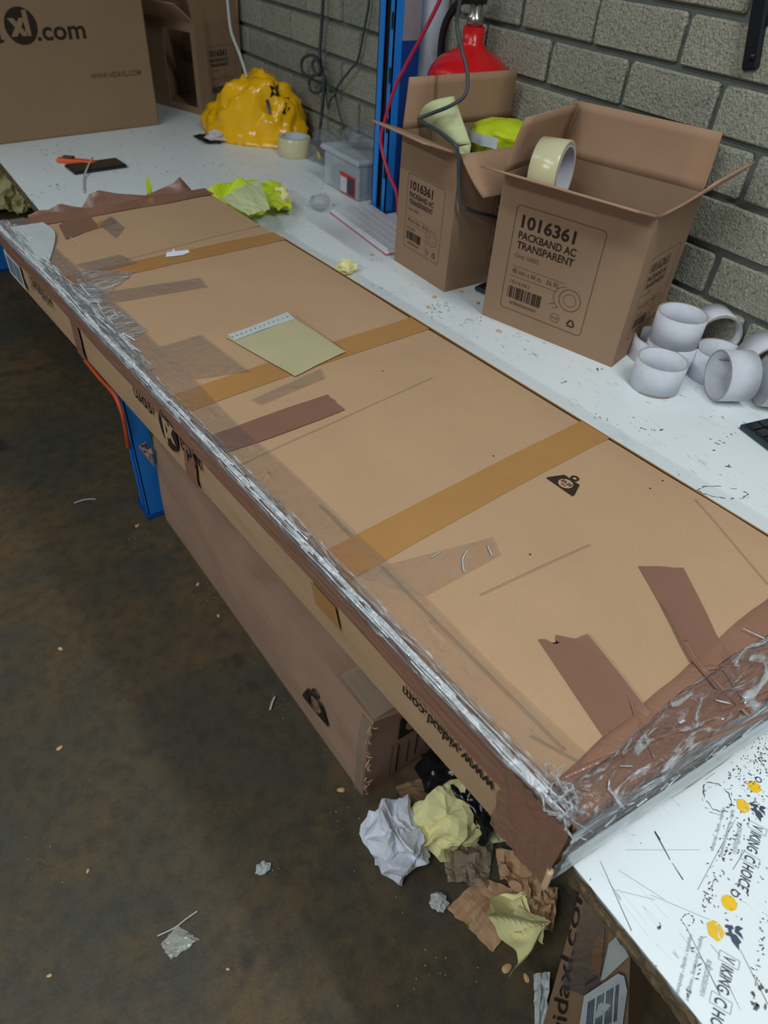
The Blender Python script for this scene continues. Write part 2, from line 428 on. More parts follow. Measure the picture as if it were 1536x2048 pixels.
# scuffs and tape-print remains on the bench top (flat marks)
def TM(a, b): return WL(a, b, .0005)
V, F = [], []
rs = random.Random(11)
def blob(x, y, r, el=1, ang=0):
    n = rs.randint(5, 8); pts = []
    for k in range(n):
        a = 2*PI*k/n; q = r*rs.uniform(.4, 1.2); u, v_ = q*math.cos(a)*el, q*math.sin(a)
        pts.append((x+u*math.cos(ang)-v_*math.sin(ang), y+u*math.sin(ang)+v_*math.cos(ang)))
    poly(V, F, TM, pts)
def zt(px, py): p = atz(px, py, 0); return p.x, p.y
# grime lines beside the stuck-down printed tape near the front right
for (p, q, n, wd) in (((1425, 1800), (1536, 1470), 60, 12), ((1405, 1830), (1440, 1700), 20, 8), ((1395, 1960), (1430, 1650), 16, 9), ((1500, 2040), (1536, 1770), 34, 8), ((1480, 1700), (1536, 1460), 70, 26), ((1505, 1620), (1536, 1500), 50, 24), ((1420, 1760), (1500, 1560), 44, 22), ((1370, 1860), (1440, 2048), 8, 8), ((1440, 1850), (1536, 1720), 26, 28), ((1460, 1560), (1536, 1480), 60, 22)):
    for k in range(n):
        t = rs.random(); x, y = zt(p[0]+(q[0]-p[0])*t+rs.gauss(0, wd*.5), p[1]+(q[1]-p[1])*t+rs.gauss(0, wd*.5))
        blob(x, y, rs.uniform(.0003, .0009), rs.uniform(1, 3.2), rs.uniform(0, PI))
for k in range(9):
    x, y = zt(rs.uniform(1500, 1536), rs.uniform(1970, 2020)); blob(x, y, .0016, 1.5, rs.random()*3)
# the dark slash and long scratches
def scratch(p, q, w0, w1=None):
    a = Vector(zt(*p)); b = Vector(zt(*q)); d = (b-a).normalized(); s = Vector((-d.y, d.x)); w1 = w0 if w1 is None else w1
    poly(V, F, TM, [tuple(a+s*w0*.5), tuple(a-s*w0*.5), tuple(b-s*w1*.5), tuple(b+s*w1*.5)])
scratch((1309, 1663), (1340, 1720), .0014, .0008); scratch((1309, 1663), (1320, 1680), .0006, .0016); scratch((1344, 1726), (1366, 1760), .0004, .0012)
scratch((1200, 1722), (1263, 1862), .0003, .0006); scratch((1410, 1560), (1430, 1546), .0003); scratch((1395, 1780), (1470, 1640), .0003); scratch((1370, 1850), (1440, 1990), .0003, .0006)
scratch((1300, 1790), (1420, 1840), .0002); scratch((1250, 1700), (1400, 1700), .0002); scratch((1480, 1900), (1536, 2010), .0003, .0005); scratch((1440, 1935), (1480, 2020), .0005, .0002)
scratch((1230, 1780), (1310, 1800), .0002); scratch((1236, 1740), (1330, 1800), .0002); scratch((1465, 1740), (1490, 1700), .0004)
# marks by the cartons and across the bench
for (cx, cy, rx, ry, n, r) in ((880, 620, 30, 18, 40, .0022), (945, 640, 22, 10, 22, .002), (745, 520, 12, 8, 10, .002), (1195, 740, 14, 5, 6, .003), (1130, 765, 10, 4, 5, .003), (1330, 790, 26, 10, 9, .0025), (1445, 880, 30, 16, 9, .002), (1240, 840, 60, 14, 10, .002), (1300, 860, 20, 5, 6, .003), (1428, 900, 4, 3, 2, .003), (1458, 935, 5, 3, 2, .003), (120, 300, 60, 20, 18, .003), (60, 390, 60, 14, 14, .003), (110, 372, 14, 6, 8, .003), (300, 330, 90, 30, 16, .003), (420, 320, 80, 16, 12, .003), (560, 320, 30, 30, 6, .003), (330, 345, 30, 8, 6, .003), (450, 350, 40, 10, 8, .003), (640, 370, 26, 12, 6, .003), (1180, 1760, 20, 3, 2, .001), (1320, 1850, 3, 6, 3, .002), (1280, 1687, 3, 3, 2, .0014), (1375, 1990, 6, 6, 6, .0014), (1335, 880, 60, 20, 8, .0015), (700, 440, 16, 6, 6, .002)):
    for k in range(n):
        x, y = zt(cx+rs.gauss(0, rx*.5), cy+rs.gauss(0, ry*.5)); blob(x, y, r*rs.uniform(.2, .75), rs.uniform(1, 3), rs.uniform(0, PI))
g = prints('scuff_marks', V, F, 'grime', top); g.parent = top; g['kind'] = 'stuff'; g['label'] = 'dark ink scuffs and scratches'
# rubbed oval smudge outlines
V, F = [], []
def loop(cx, cy, rx, ry, ang, w, n=30, gap=.25, seed=1):
    r2 = random.Random(seed); prev = None
    for k in range(n+1):
        a = 2*PI*k/n; q = 1+.1*r2.uniform(-1, 1)
        u, v_ = rx*math.cos(a)*q, ry*math.sin(a)*q; p = zt(cx+u*math.cos(ang)-v_*math.sin(ang), cy+u*math.sin(ang)+v_*math.cos(ang))
        if prev and r2.random() > gap: seg(V, F, TM, prev, p, w*r2.uniform(.5, 1.6))
        prev = p
loop(1434, 1595, 34, 22, .8, .0007, seed=2); loop(1446, 985, 50, 11, .12, .0012, seed=4); loop(1375, 1840, 12, 12, 0, .0006, seed=5); loop(1436, 1600, 30, 28, .3, .0004, seed=6, gap=.5)
prints('smudge_rings', V, F, 'grime', top)['kind'] = 'stuff'
# printed tape stuck to the bench: VIKING CHOICE, emblem and dots
def vk(tip, tail, hgt, ex, ey):
    """prints one repeat of the tape text between pixel points tip (V) and tail (E) with letters' tops to the right"""
    a = Vector(zt(*tip)); b = Vector(zt(*tail)); d = b-a; Lg = d.length; d.normalize(); up = Vector((-d.y, d.x))
    f = lambda u, v_: WL(a.x+d.x*u+up.x*v_, a.y+d.y*u+up.y*v_, .0007)
    h = hgt
    text('printed_text', 'V', f, Lg*.02, 0, Lg*.06, h, 'navy_print', top, .01)
    text('printed_text', 'IKING', f, Lg*.13, 0, Lg*.30, h, 'navy_print', top, .01)
    text('printed_text', 'C', f, Lg*.50, 0, Lg*.075, h, 'navy_print', top, .015)
    text('printed_text', 'HOICE', f, Lg*.63, 0, Lg*.36, h, 'navy_print', top, .01)
    V, F = [], []
    for x0, x1 in ((0, .105), (.475, .60)):
        for p, q in (((x0, -.25), (x1, -.25)), ((x1, -.25), (x1, .95)), ((x1, .95), (x0, .95)), ((x0, .95), (x0, -.25))): seg(V, F, f, (p[0]*Lg, p[1]*h), (q[0]*Lg, q[1]*h), .0004)
    prints('printed_frame', V, F, 'grey_print', top)
    text('printed_text', 'BORGOORDSELEN B.V.', f, Lg*.18, -h*.85, Lg*.42, h*.42, 'grey_print', top)
    text('printed_text', 'logistics \u2022 warehousing \u2022 management', f, -Lg*.02, -h*1.5, Lg*.75, h*.36, 'grey_print', top)
    text('printed_text', 'expeditie \u2022 opslag \u2022 distributie', f, Lg*.02, -h*2.1, Lg*.70, h*.36, 'grey_print', top)
def emblem(c, ax, s):
    a = Vector(zt(*c)); b = Vector(zt(*ax)); d = (b-a).normalized(); up = Vector((-d.y, d.x))
    f = lambda u, v_: WL(a.x+d.x*u*s+up.x*v_*s, a.y+d.y*u*s+up.y*v_*s, .0007)
    V, F = [], []
    poly(V, F, f, [(-.55, .35), (.10, .62), (.55, .30), (.30, .18), (-.05, .30), (-.4, .12)])
    poly(V, F, f, [(-.6, .25), (-.45, .02), (-.05, .2), (.38, .02), (.62, .2), (.75, -.05), (.35, -.62), (-.45, -.62), (-.75, -.05)])
    prints('yellow_emblem', V, F, 'yellow_print', top)
    V, F = [], []; o = 1.0
    poly(V, F, f, [(-.55, o-.2), (-.35, o-.25), (-.3, o-.05), (.0, o-.05), (.0, o-.3), (.2, o-.3), (.25, o), (.6, o+.05), (1.15, o+.45), (.75, o+.5), (.55, o+.75), (.1, o+.5), (0, o+.2), (-.25, o+.2), (-.3, o+.4), (-.55, o+.35)])
    poly(V, F, f, [(-.5, o+.55), (-.1, o+.42), (.15, o+.75), (.35, o+.95), (-.05, o+.9), (-.2, o+.75), (-.45, o+1.15), (-.6, o+.8)])
    prints('navy_emblem', V, F, 'navy_print', top)
def dot(c, r):
    x, y = zt(*c); V, F = [], []
    poly(V, F, TM, [(x+r*math.cos(2*PI*k/20), y+r*math.sin(2*PI*k/20)) for k in range(20)]); prints('yellow_dot', V, F, 'yellow_print', top)
    V, F = [], []; ring(V, F, TM, (x+r*1.7, y+.002), r*.35, r*.55, 12); prints('ink_loop', V, F, 'grime', top)
vk((1448, 1905), (1412, 2085), .0125, 0, 0); vk((1506, 1645), (1474, 1775), .0125, 0, 0)
emblem((1432, 1862), (1438, 1890), .0104); emblem((1487, 1613), (1489, 1630), .0094)
dot((1458, 1806), .0062); dot((1508, 1574), .0058)

# ------------------------------------------------------------------ blue rack upright at the back of the bench
up_ = thing('rack_upright', 'blue steel upright post with punched slots standing at the back of the bench', 'rack post', (1.045, 1.49, 0))
HU = 2.09
bm = bmesh.new()
add_box(bm, (-.022, -.030, 0), (-.019, -.014, HU)); add_box(bm, (-.022, .010, 0), (-.019, .030, HU)); add_box(bm, (-.022, -.030, 0), (.05, -.027, HU)); add_box(bm, (-.022, .027, 0), (.05, .030, HU))
obj('face_flanges', frombm(bm), 'blue_steel', up_)
box('web', (-.012, -.027, 0), (-.009, .027, HU), 'hole_black', up_)
box('side_plate', (.0, -.034, 0), (.045, -.031, .36), 'blue_steel_dark', up_)
box('side_plate', (.0, -.034, .36), (.045, -.031, HU), 'grey_steel', up_)['label'] = 'grey unpainted upper side plate'
bm = bmesh.new(); add_box(bm, (-.03, -.036, 0), (.055, .036, .004)); obj('foot_plate', frombm(bm), 'blue_steel_dark', up_)
for k in range(8):
    box('slot', (-.0235, -.026, .08+.1*k), (-.0215, -.02, .11+.1*k), 'hole_black', up_)

# ------------------------------------------------------------------ the long flat parcel
PO = Vector((.264, .093, 0)); PR = math.radians(4.4); PW, PL, PH = .422, 1.385, .100
pc = thing('flat_parcel', 'long flat cardboard parcel bound in brown tape and clear film across the bench', 'parcel', PO, PR)
def top_h(u, v):
    return PH+.0016*nz(u*5, v*4, 2)+.0008*nz(u*14, v*11, 8)-.0012*math.exp(-((v-.62)/.2)**2)
def uv(px, py):
    p = atz(px, py, PH); q = L(pc, p); return q.x, q.y
def sec(v, n=16):
    """outline of the parcel across its width"""
    s = [(0, 0)]
    for k in range(1, 6): s.append((-.0012*math.sin(PI*k/6)-.0012*nz(v*9, k, 5), PH*.94*k/6))
    s += [(.0005, PH*.955), (.0045, top_h(0, v)-.0007)]
    for k in range(1, n): s.append((PW*k/n, top_h(PW*k/n, v)))
    s += [(PW-.0045, top_h(PW, v)-.0007), (PW-.0005, PH*.955)]
    for k in range(5, 0, -1): s.append((PW+.001*math.sin(PI*k/6), PH*.94*k/6))
    s.append((PW, 0)); return s
rows = []; NV = 90
for j in range(NV+1):
    v = PL*j/NV; rows.append([Vector((a, v, b)) for a, b in sec(v)])
ns = len(rows[0]); V = [p for r in rows for p in r]
F = [(j*ns+i, (j+1)*ns+i, (j+1)*ns+(i+1) % ns, j*ns+(i+1) % ns) for j in range(NV) for i in range(ns)]
F.append(tuple(range(ns))); F.append(tuple(NV*ns+i for i in range(ns))[::-1])
me = mesh(V, F); me.materials.append(M['cardboard']); me.materials.append(M['cardboard_side_lit'])
for p in me.polygons:
    if p.normal.z < .5: p.material_index = 1  # sides take a lighter copy, light from the left put into the colour
obj('carton', me, None, pc)
def tp(u, v, off=.0006): return Vector((u, v, top_h(u, v)+off))
def patch(name, a, b, mat, off=.0006, n=14, m=5, jag=0, thick=0, lift=None, seed=0):
    """strip between two uv polylines a and b, laid on the parcel's top"""
    A = spline([(p[0], p[1], 0) for p in a], 6) if len(a) > 2 else [Vector((*a[0], 0)).lerp(Vector((*a[-1], 0)), k/n) for k in range(n+1)]
    B = spline([(p[0], p[1], 0) for p in b], 6) if len(b) > 2 else [Vector((*b[0], 0)).lerp(Vector((*b[-1], 0)), k/n) for k in range(n+1)]
    N = max(len(A), len(B))
    def smp(P, t):
        q = t*(len(P)-1); i = min(int(q), len(P)-2); return P[i].lerp(P[i+1], q-i)
    def fn(s, t):
        p = smp(A, t).lerp(smp(B, t), s)
        if jag and (t < .001 or t > .999): p.x += jag*nz(s*9, t*3, seed); p.y += jag*nz(s*9, t*3, seed+5)
        o = off+(lift(s, t) if lift else 0)
        return tp(p.x, p.y, o)
    return grid(name, fn, m, N, mat, pc, True)
def P2(*pts): return [uv(*p) for p in pts]
# tan tapes across
def across(v0, v1, w, u0=0.0, u1=PW, mat='tan_tape', off=.0007, name='tan_tape', seed=1):
    def fn(s, t):
        u = u0+(u1-u0)*t; c = v0+(v1-v0)*t+.003*math.sin(t*3+seed); return tp(u, c-w/2+w*s, off)
    return grid(name, fn, 4, 24, mat, pc)
T3a, T3b = uv(690, 1125), uv(1180, 865)
T2a, T2b = uv(380, 802), uv(845, 641)
T1a, T1b = uv(150, 562), uv(560, 470)
for i, (a, b, w_) in enumerate(((T3a, T3b, .046), (T2a, T2b, .046), (T1a, T1b, .046))):
    across(a[1], b[1], w_, .003, PW-.002, seed=i)
# tape folding over the far right edge lip
o = grid('tan_tape', lambda s, t: Vector((PW-.003+.0045*min(1, s*2), PL*.05+(PL*.72)*t, top_h(PW, 0)+.0008-(.03*max(0, s-.4)))), 4, 60, 'tan_tape', pc)
patch('tan_tape', P2((155, 470), (235, 445)), P2((170, 452), (225, 436)), 'tan_tape', .0012)
# brown tape pieces lying on top
a = P2((1276, 1135), (1330, 1230), (1365, 1300), (1400, 1360)); b = P2((1365, 1138), (1405, 1215), (1440, 1290), (1470, 1350))
def lift1(s, t): return .0022*math.exp(-(s/.12)**2)*(t > .3)+.0003
o = patch('brown_tape', a, b, 'brown_tape', .0012, jag=.004, lift=lift1, seed=2)
a = P2((1076, 1280), (1140, 1375), (1210, 1478)); b = P2((1172, 1274), (1230, 1345), (1292, 1425))
o = patch('brown_tape', a, b, 'brown_tape', .0012, jag=.012, lift=lambda s, t: .003*math.exp(-((1-s)/.10)**2)+.0003, seed=6)
a = P2((425, 870), (520, 835), (655, 790)); b = P2((440, 908), (560, 870), (690, 820))
patch('brown_tape', a, b, 'brown_tape', .0012, jag=.003, lift=lambda s, t: .0009*max(0, nz(s*6, t*4, 3))+.0003)
patch('brown_tape', P2((118, 452), (132, 480)), P2((168, 418), (198, 455)), 'brown_tape', .0014, jag=.004)
patch('brown_tape_faded', P2((200, 452), (232, 478)), P2((220, 432), (250, 456)), 'clear_tape', .0014)
# creases in the cardboard
def crease(p, q, h=.0011, w=.003, mat='cardboard'):
    a = Vector(uv(*p)); b = Vector(uv(*q)); d = (b-a).normalized(); s_ = Vector((-d.y, d.x))
    def fn(s, t):
        c = a.lerp(b, t)+s_*w*(s-.5); return tp(c.x, c.y, .0002+h*(math.sin(PI*s)**2)*min(1, 6*t, 6*(1-t)))
    return grid('fold_line', fn, 4, 30, mat, pc)
crease((465, 935), (865, 755)); crease((250, 520), (520, 450), .0007, .004); crease((960, 1190), (1180, 1090), .0003); crease((1060, 1470), (1170, 1530), .0008)
crease((640, 1010), (1130, 1500), .0007, .004); crease((1390, 1000), (1536, 1170), .0004)
# clear tape pieces
ct = (((700, 1150), (985, 1075), (848, 1195), (1000, 1112)), ((180, 590), (400, 556), (200, 612), (415, 575)), ((500, 800), (640, 738), (520, 812), (650, 757)), ((150, 530), (240, 510), (185, 552), (275, 528)), ((300, 700), (380, 760), (400, 670), (500, 745)))
for i, (a, b, c, d) in enumerate(ct): patch('clear_tape', P2(a, b), P2(c, d), 'clear_tape', .0016+.0002*i, jag=.002, lift=lambda s, t: .0006*max(0, nz(s*9, t*7, 4)))
# lines of glue light: narrow ridges in the clear tape
def ridge(pts, r=.0011, name='film_ridge'):
    P = [tp(*uv(*p), .0012) for p in pts]; return tube(name, P, r, 'stretch_film' if False else 'grey_film', pc, 5, 5, .5)
ridge([(935, 1100), (925, 1120), (928, 1145)], .0011); ridge([(975, 1092), (983, 1112)], .001); ridge([(862, 1117), (880, 1105)], .0008); ridge([(140, 475), (163, 490)], .0010); ridge([(508, 690), (528, 705)], .001); ridge([(1190, 1310), (1206, 1330)], .0012)
# the packing-slip pouch of beige plastic
a = P2((452, 676), (515, 655), (578, 630)); b = P2((590, 755), (640, 730), (692, 706))
o = patch('packing_slip_pouch', a, b, 'beige_pouch', .0022, m=10, lift=lambda s, t: .0012*nz(s*3, t*3, 7)+.0005); o['label'] = 'pale beige plastic document pouch'
a = P2((455, 672), (515, 651), (575, 626)); b = P2((470, 684), (522, 664), (590, 640))
patch('pouch_flap', a, b, 'grey_film', .0032)
V, F = [], []
mpt = lambda a_, b_: tp(a_, b_, .0042)
for k in range(26):
    p = uv(588+100*k/26, 634+70*k/26); poly(V, F, mpt, [(p[0]+dx, p[1]+dy) for dx, dy in ((0, 0), (.0022, 0), (.0022, .0016), (0, .0016))])
    p = uv(460+118*k/26, 680-44*k/26); 
    if k % 2: poly(V, F, mpt, [(p[0]+dx, p[1]+dy) for dx, dy in ((0, 0), (.0022, 0), (.0022, .0016), (0, .0016))])
prints('pouch_perforation', V, F, 'ink_light', pc)
# scraps
o = patch('grey_tape_scrap', P2((22, 458), (60, 520), (90, 545)), P2((86, 448), (112, 472), (98, 530)), 'grey_film', .004, m=6, lift=lambda s, t: .003*nz(s*3, t*3, 1)); o['label'] = 'torn piece of pale grey film'
V, F = [], []; poly(V, F, lambda a_, b_: tp(a_, b_, .002), P2((332, 517), (334, 507), (344, 506), (347, 499), (351, 505), (376, 502), (380, 507), (366, 513)))
prints('paper_scrap', V, F, 'white_paper', pc)
# weight mark 20-25 KG
def weight_mark(mp, s, parent, txt=('20-25', 'KGS'), mat='ink'):
    V, F = [], []
    # trapezoid body cut round a disc: polar strip from disc to outline
    out = [(-1.15, -.62), (1.15, -.62), (.62, .62), (-.62, .62)]
    def edge(a):
        d = Vector((math.cos(a), math.sin(a))); best = 9
        for k in range(4):
            p = Vector(out[k]); q = Vector(out[(k+1) % 4]); e = q-p; den = d.x*e.y-d.y*e.x
            if abs(den) < 1e-6: continue
            t = (p.x*e.y-p.y*e.x)/den; u = (p.x*d.y-p.y*d.x)/den
            if t > 0 and -.001 <= u <= 1.001: best = min(best, t)
        return d*best
    n = 48; k0 = len(V)
    for k in range(n+1):
        a = 2*PI*k/n; o_ = edge(a); 
        for c_ in (0, 1):
            if c_: pt = o_*.97
            else: pt = Vector((math.cos(a), math.sin(a)))*.47
            V.append(mp(pt.x*s, pt.y*s))
    for k in range(n): F.append((k0+2*k, k0+2*k+1, k0+2*k+3, k0+2*k+2))
    ring(V, F, mp, (0, .86*s), .13*s, .28*s, 20)
    prints('weight_symbol', V, F, mat, parent)
    if txt:
        text('printed_text', txt[0], mp, -.38*s, -.02*s, .76*s, .34*s, mat, parent, .02)
        text('printed_text', txt[1], mp, -.17*s, -.28*s, .34*s, .22*s, mat, parent, .01)
c = Vector(uv(1131, 968)); e = Vector(uv(1160, 988)); bl_ = Vector(uv(1092, 953)); br_ = Vector(uv(1150, 993))
d = (br_-bl_).normalized(); n_ = Vector((-d.y, d.x)); sc = (br_-bl_).length/2.3
tipv = Vector(uv(1163, 943)); 
if (tipv-c).dot(n_) < 0: n_ = -n_
weight_mark(lambda a_, b_: tp(c.x+d.x*a_+n_.x*b_, c.y+d.y*a_+n_.y*b_, .001), sc, pc)
V, F = [], []
for px, py in ((987, 912), (1300, 978), (1325, 962), (1060, 1110), (765, 742)):
    p = uv(px, py); poly(V, F, lambda a_, b_: tp(a_, b_, .0008), [(p[0]+.0012*math.cos(q), p[1]+.0012*math.sin(q)) for q in (0, 1.2, 2.4, 3.6, 5)])
prints('dark_specks', V, F, 'ink', pc)['kind'] = 'stuff'
# side prints (the long side towards the viewer), upside down
def SF(a_, b_): return Vector((-.0045, a_, b_))          # a along the parcel, b height
def sidev(px, py):
    n = FR[pc.name].to_3x3() @ Vector((-1, 0, 0)); d = _d(px, py); o_ = Vector(PO); t = (o_-CAM).dot(n)/d.dot(n); return L(pc, CAM+d*t)
p0 = sidev(995, 1572); p1 = sidev(812, 1378)
updown = lambda y0, z0: (lambda a_, b_: SF(y0+a_, z0-b_))
text('printed_text', 'www.vidaxl.com', updown(p0.y, p0.z+.006), 0, 0, p1.y-p0.y, .021, 'ink', pc, .025)
p0 = sidev(412, 945); p1 = sidev(272, 775)
Lg = p1.y-p0.y
text('printed_text', 'vida', updown(p0.y, .066), 0, 0, Lg*.30, .042, 'ink', pc, .02)
text('printed_text', '.com', updown(p0.y, .066), Lg*.66, 0, Lg*.34, .036, 'ink', pc, .02)
def xl_logo(mp, s, parent, mat='ink', cut='cardboard_side_lit', off=None):
    V, F = [], []
    poly(V, F, mp, [(s*math.cos(2*PI*k/36), s*math.sin(2*PI*k/36)) for k in range(36)]); prints('logo_disc', V, F, mat, parent)
    m2 = off or mp
    text('logo_letters', 'xl', m2, -.75*s, -.45*s, 1.25*s, 1.75*s, cut, parent, .05)
SF2 = lambda a_, b_: Vector((-.0050, a_, b_))
cy_ = p0.y+Lg*.47
xl_logo(lambda a_, b_: SF(cy_+a_*.9, .052-b_), .030, pc, off=lambda a_, b_: SF2(cy_+a_*.9, .052-b_))
p0 = sidev(118, 640); p1 = sidev(72, 585)
text('printed_text', 'vidaxl', updown(p0.y, .06), 0, 0, (p1.y-p0.y), .036, 'ink_light', pc, .02)
# white barcode label on the side
q0 = sidev(62, 592); q1 = sidev(14, 505)
V, F = [], []; poly(V, F, SF2, [(q0.y, .012), (q1.y, .012), (q1.y, .058), (q0.y, .058)])
lb = prints('shipping_label', V, F, 'label_white', pc); lb['label'] = 'white barcode label'
V, F = [], []; yl = q1.y-q0.y
for a0, a1 in ((.10, .45), (.52, .88)): poly(V, F, lambda a_, b_: Vector((-.0054, q0.y+yl*a_, b_)), [(a0, .018), (a1, .018), (a1, .052), (a0, .052)])
prints('barcode', V, F, 'barcode', lb)
# brown tape along the top edge of that side, following the fold
def fold_path(s, w_top, w_side, off=.0012):
    """s 0..1 from the top surface, over the edge and down the side"""
    tot = w_top+w_side; d_ = s*tot
    if d_ < w_top-.003: return (w_top-d_, None)
    if d_ > w_top+.003: return (None, PH-(d_-w_top))
    a = (d_-(w_top-.003))/.006*PI/2; return ('arc', a)
def edge_band(name, mat, w_top, w_side, off, amp, seed, nv=420, nu=18, v0=0.0, v1=PL, sv=16, wob=.006):
    def fn(s, t):
        v = v0+(v1-v0)*t
        wt = w_top*(1+.12*nz(v*6, seed, 1)) if w_top > .004 else w_top; wsd = w_side+wob*nz(v*5, seed, 9)
        r = fold_path(s, max(wt, .0035), wsd)
        h = off+amp*(nz(v*sv, s*9, seed)+.6*nz(v*sv*2.3, s*22, seed+3))*(1 if .02 < s < .98 else .2)
        h = max(h, .0009)
        if r[0] == 'arc':
            a = r[1]; u = .003-(.003+h+.003)*math.sin(a)+.0; z = PH-.003+(.003+h)*math.cos(a); return Vector((u-.000, v, z))
        if r[0] is not None: return tp(r[0], v, h)
        return Vector((-h-.003, v, r[1]))
    return grid(name, fn, nu, nv, mat, pc)
edge_band('brown_tape', 'brown_tape_side', .006, .036, .0016, .0010, 3)
edge_band('stretch_film', 'clear_tape', .050, .010, .0024, .0010, 12, 500, 26)
edge_band('stretch_film', 'stretch_film', .013, .004, .0040, .0026, 31, 900, 20, sv=30, wob=.004)
edge_band('stretch_film', 'stretch_film', .020, .004, .0032, .0014, 37, 700, 14, sv=18, v0=.75)
def strand(pts, r=.0012): return tube('film_strand', pts, r, 'stretch_film', pc, 6, 4)
rsx = random.Random(3)
def streaks(n, place, r0, seed, ln=(.02, .10)):  # thin pale tubes shaped to show as white glints on the film
    rr = random.Random(seed); bm = bmesh.new()
    for k in range(n):
        a0 = rr.random(); l_ = rr.uniform(*ln); a1, drift = rr.gauss(0, .35), rr.gauss(0, .12)
        pts = [place(a0, a1+drift*q, l_*q) for q in (-.5, -.17, .17, .5)]
        me_ = tube_mesh(pts, r0*rr.uniform(.4, 1.3), 5, 4, .6); bm.from_mesh(me_); bpy.data.meshes.remove(me_)
    o = obj('glint_streaks', frombm(bm), 'film_streak', pc, True); o['kind'] = 'stuff'; return o
def along(a0, a1, d_):
    v = min(PL-.01, max(.005, a0*PL+d_)); ang = PI*.16+a1*.75; R_ = .0075+.001*nz(v*40, a1*3, 1)
    if ang < 0: return Vector((.003-(-ang)*.012*-1, v, PH+.0040))
    if ang > PI/2: return Vector((-.0080, v, PH-.003-(ang-PI/2)*.016))
    return Vector((.003-R_*math.sin(ang)*1.25, v, PH-.003+R_*math.cos(ang)))
streaks(230, along, .0010, 5)
def far_along(a0, a1, d_):
    v = .80+a0*.55+d_; return Vector((.010+abs(a1)*.03, min(v, PL-.01), top_h(.01, v)+.0032))
streaks(70, far_along, .0013, 8, (.01, .05))
def endstreak(a0, a1, d_):
    u = min(PW-.002, max(.002, a0*PW+d_)); z = a1*.9
    if z > 0: return tp(u, min(.028, .002+z*.03), .0055)
    return Vector((u, -.0095, max(.003, PH+z*.07)))
streaks(60, endstreak, .0006, 15, (.003, .010))
# dirty upright tape folds on the side
def side_strip(v0, w_, mat='brown_tape_side'):
    return grid('brown_tape', lambda s, t: Vector((-.0044-.0005*nz(s*8, t*8, 1), v0+w_*s+.004*nz(t*3, 5, 5), PH*.98-PH*.97*t)), 6, 12, mat, pc)
a_ = sidev(395, 960); side_strip(a_.y-.012, .034)
a_ = sidev(160, 680); side_strip(a_.y-.02, .035)
a_ = sidev(655, 1180); grid('tan_tape', lambda s, t: Vector((-.0046, a_.y-.02+.045*s-.01*t, .062-.028*t)), 4, 6, 'tan_tape', pc)
# near end: brown wrinkled tape over top edge and down the end, wrapped round the corner
def end_fn(wt, off, amp, seed, sx=5, sc_=60, drop=1.0, u0=-.001, u1=PW):
    def fn(s, t):
        u = u0+(u1-u0)*t
        w_ = wt(u); tot = w_+PH*drop; d_ = s*tot
        h = off+amp*(nz(u*sx, d_*sc_, seed)+.5*nz(u*sx*3.5, d_*sc_*2, seed+4)); h = max(h, .001)
        if d_ < w_-.004: 
            v = w_-d_; return tp(max(u, 0), v, h if s > .01 else .0008)
        if d_ > w_+.004: return Vector((u, -h, max(0.0012, PH-(d_-w_))))
        a = (d_-(w_-.004))/.008*PI/2; return Vector((u, .004-(.004+h)*math.sin(a), PH-.004+(.004+h)*math.cos(a)))
    return fn
wt1 = lambda u: .030+.0015*nz(u*20, 3, 3)
grid('brown_tape_wrap', end_fn(wt1, .0022, .0024, 5), 60, 160, 'brown_tape_wrinkled', pc)
grid('stretch_film', end_fn(lambda u: .022+.006*nz(u*9, 1, 1), .0052, .0034, 17, 8, 70), 60, 200, 'end_film', pc)
def mb(s, t):
    u = PW*t; z0 = .018+.004*nz(u*8, 1, 4); z1 = .060+.008*nz(u*6, 7, 7); z = z1+(z0-z1)*s
    return Vector((u, -.0085-.002*nz(u*5, z*90, 3), z))
o = grid('stretch_film', mb, 12, 120, 'white_shine_band', pc); o['label'] = 'stretched film on the end with its white shine painted in'  # pale band paints the white reflection and highlights of the end film
# long folds in the wrap across the end
def fold(name, pts, r, mat='brown_tape_wrinkled', lift=.0015, flat=.5): return tube(name, [tp(*uv(*p), min(lift, .0025)) for p in pts], r*.7, mat, pc, 8, 6, flat)
fold('tape_fold', [(1120, 1560), (1230, 1500), (1330, 1440), (1430, 1375), (1536, 1290)], .0022, lift=.003)
fold('tape_fold', [(1150, 1590), (1260, 1535), (1360, 1455), (1470, 1385), (1536, 1330)], .0018, lift=.002)
fold('tape_fold', [(1245, 1370), (1262, 1410), (1270, 1440), (1285, 1500)], .0020, lift=.004)
fold('tape_fold', [(1368, 1285), (1400, 1340), (1425, 1375), (1440, 1390)], .0028, lift=.004)
fold('tape_fold', [(1390, 1335), (1420, 1325), (1430, 1350), (1445, 1385)], .0020, lift=.004)
# corner wrap on the long side
grid('brown_tape_wrap', lambda s, t: Vector((-.0062-.0026*(1-abs(nz(s*7+t*1.5, t*1.2, 7))*2.2)**2-.0008*nz(s*14, t*5, 3), -.004+.062*s+.012*s*nz(t*3, 2, 2), PH*1.0-(PH-.002)*t)), 26, 24, 'brown_tape_wrinkled', pc)
# frayed bottom corner
tube('torn_cardboard', [Vector((-.006, -.004, .03)), Vector((-.0085, -.006, .01)), Vector((-.008, -.006, .0025))], .0030, 'cardboard_edge', pc, 6, 4)
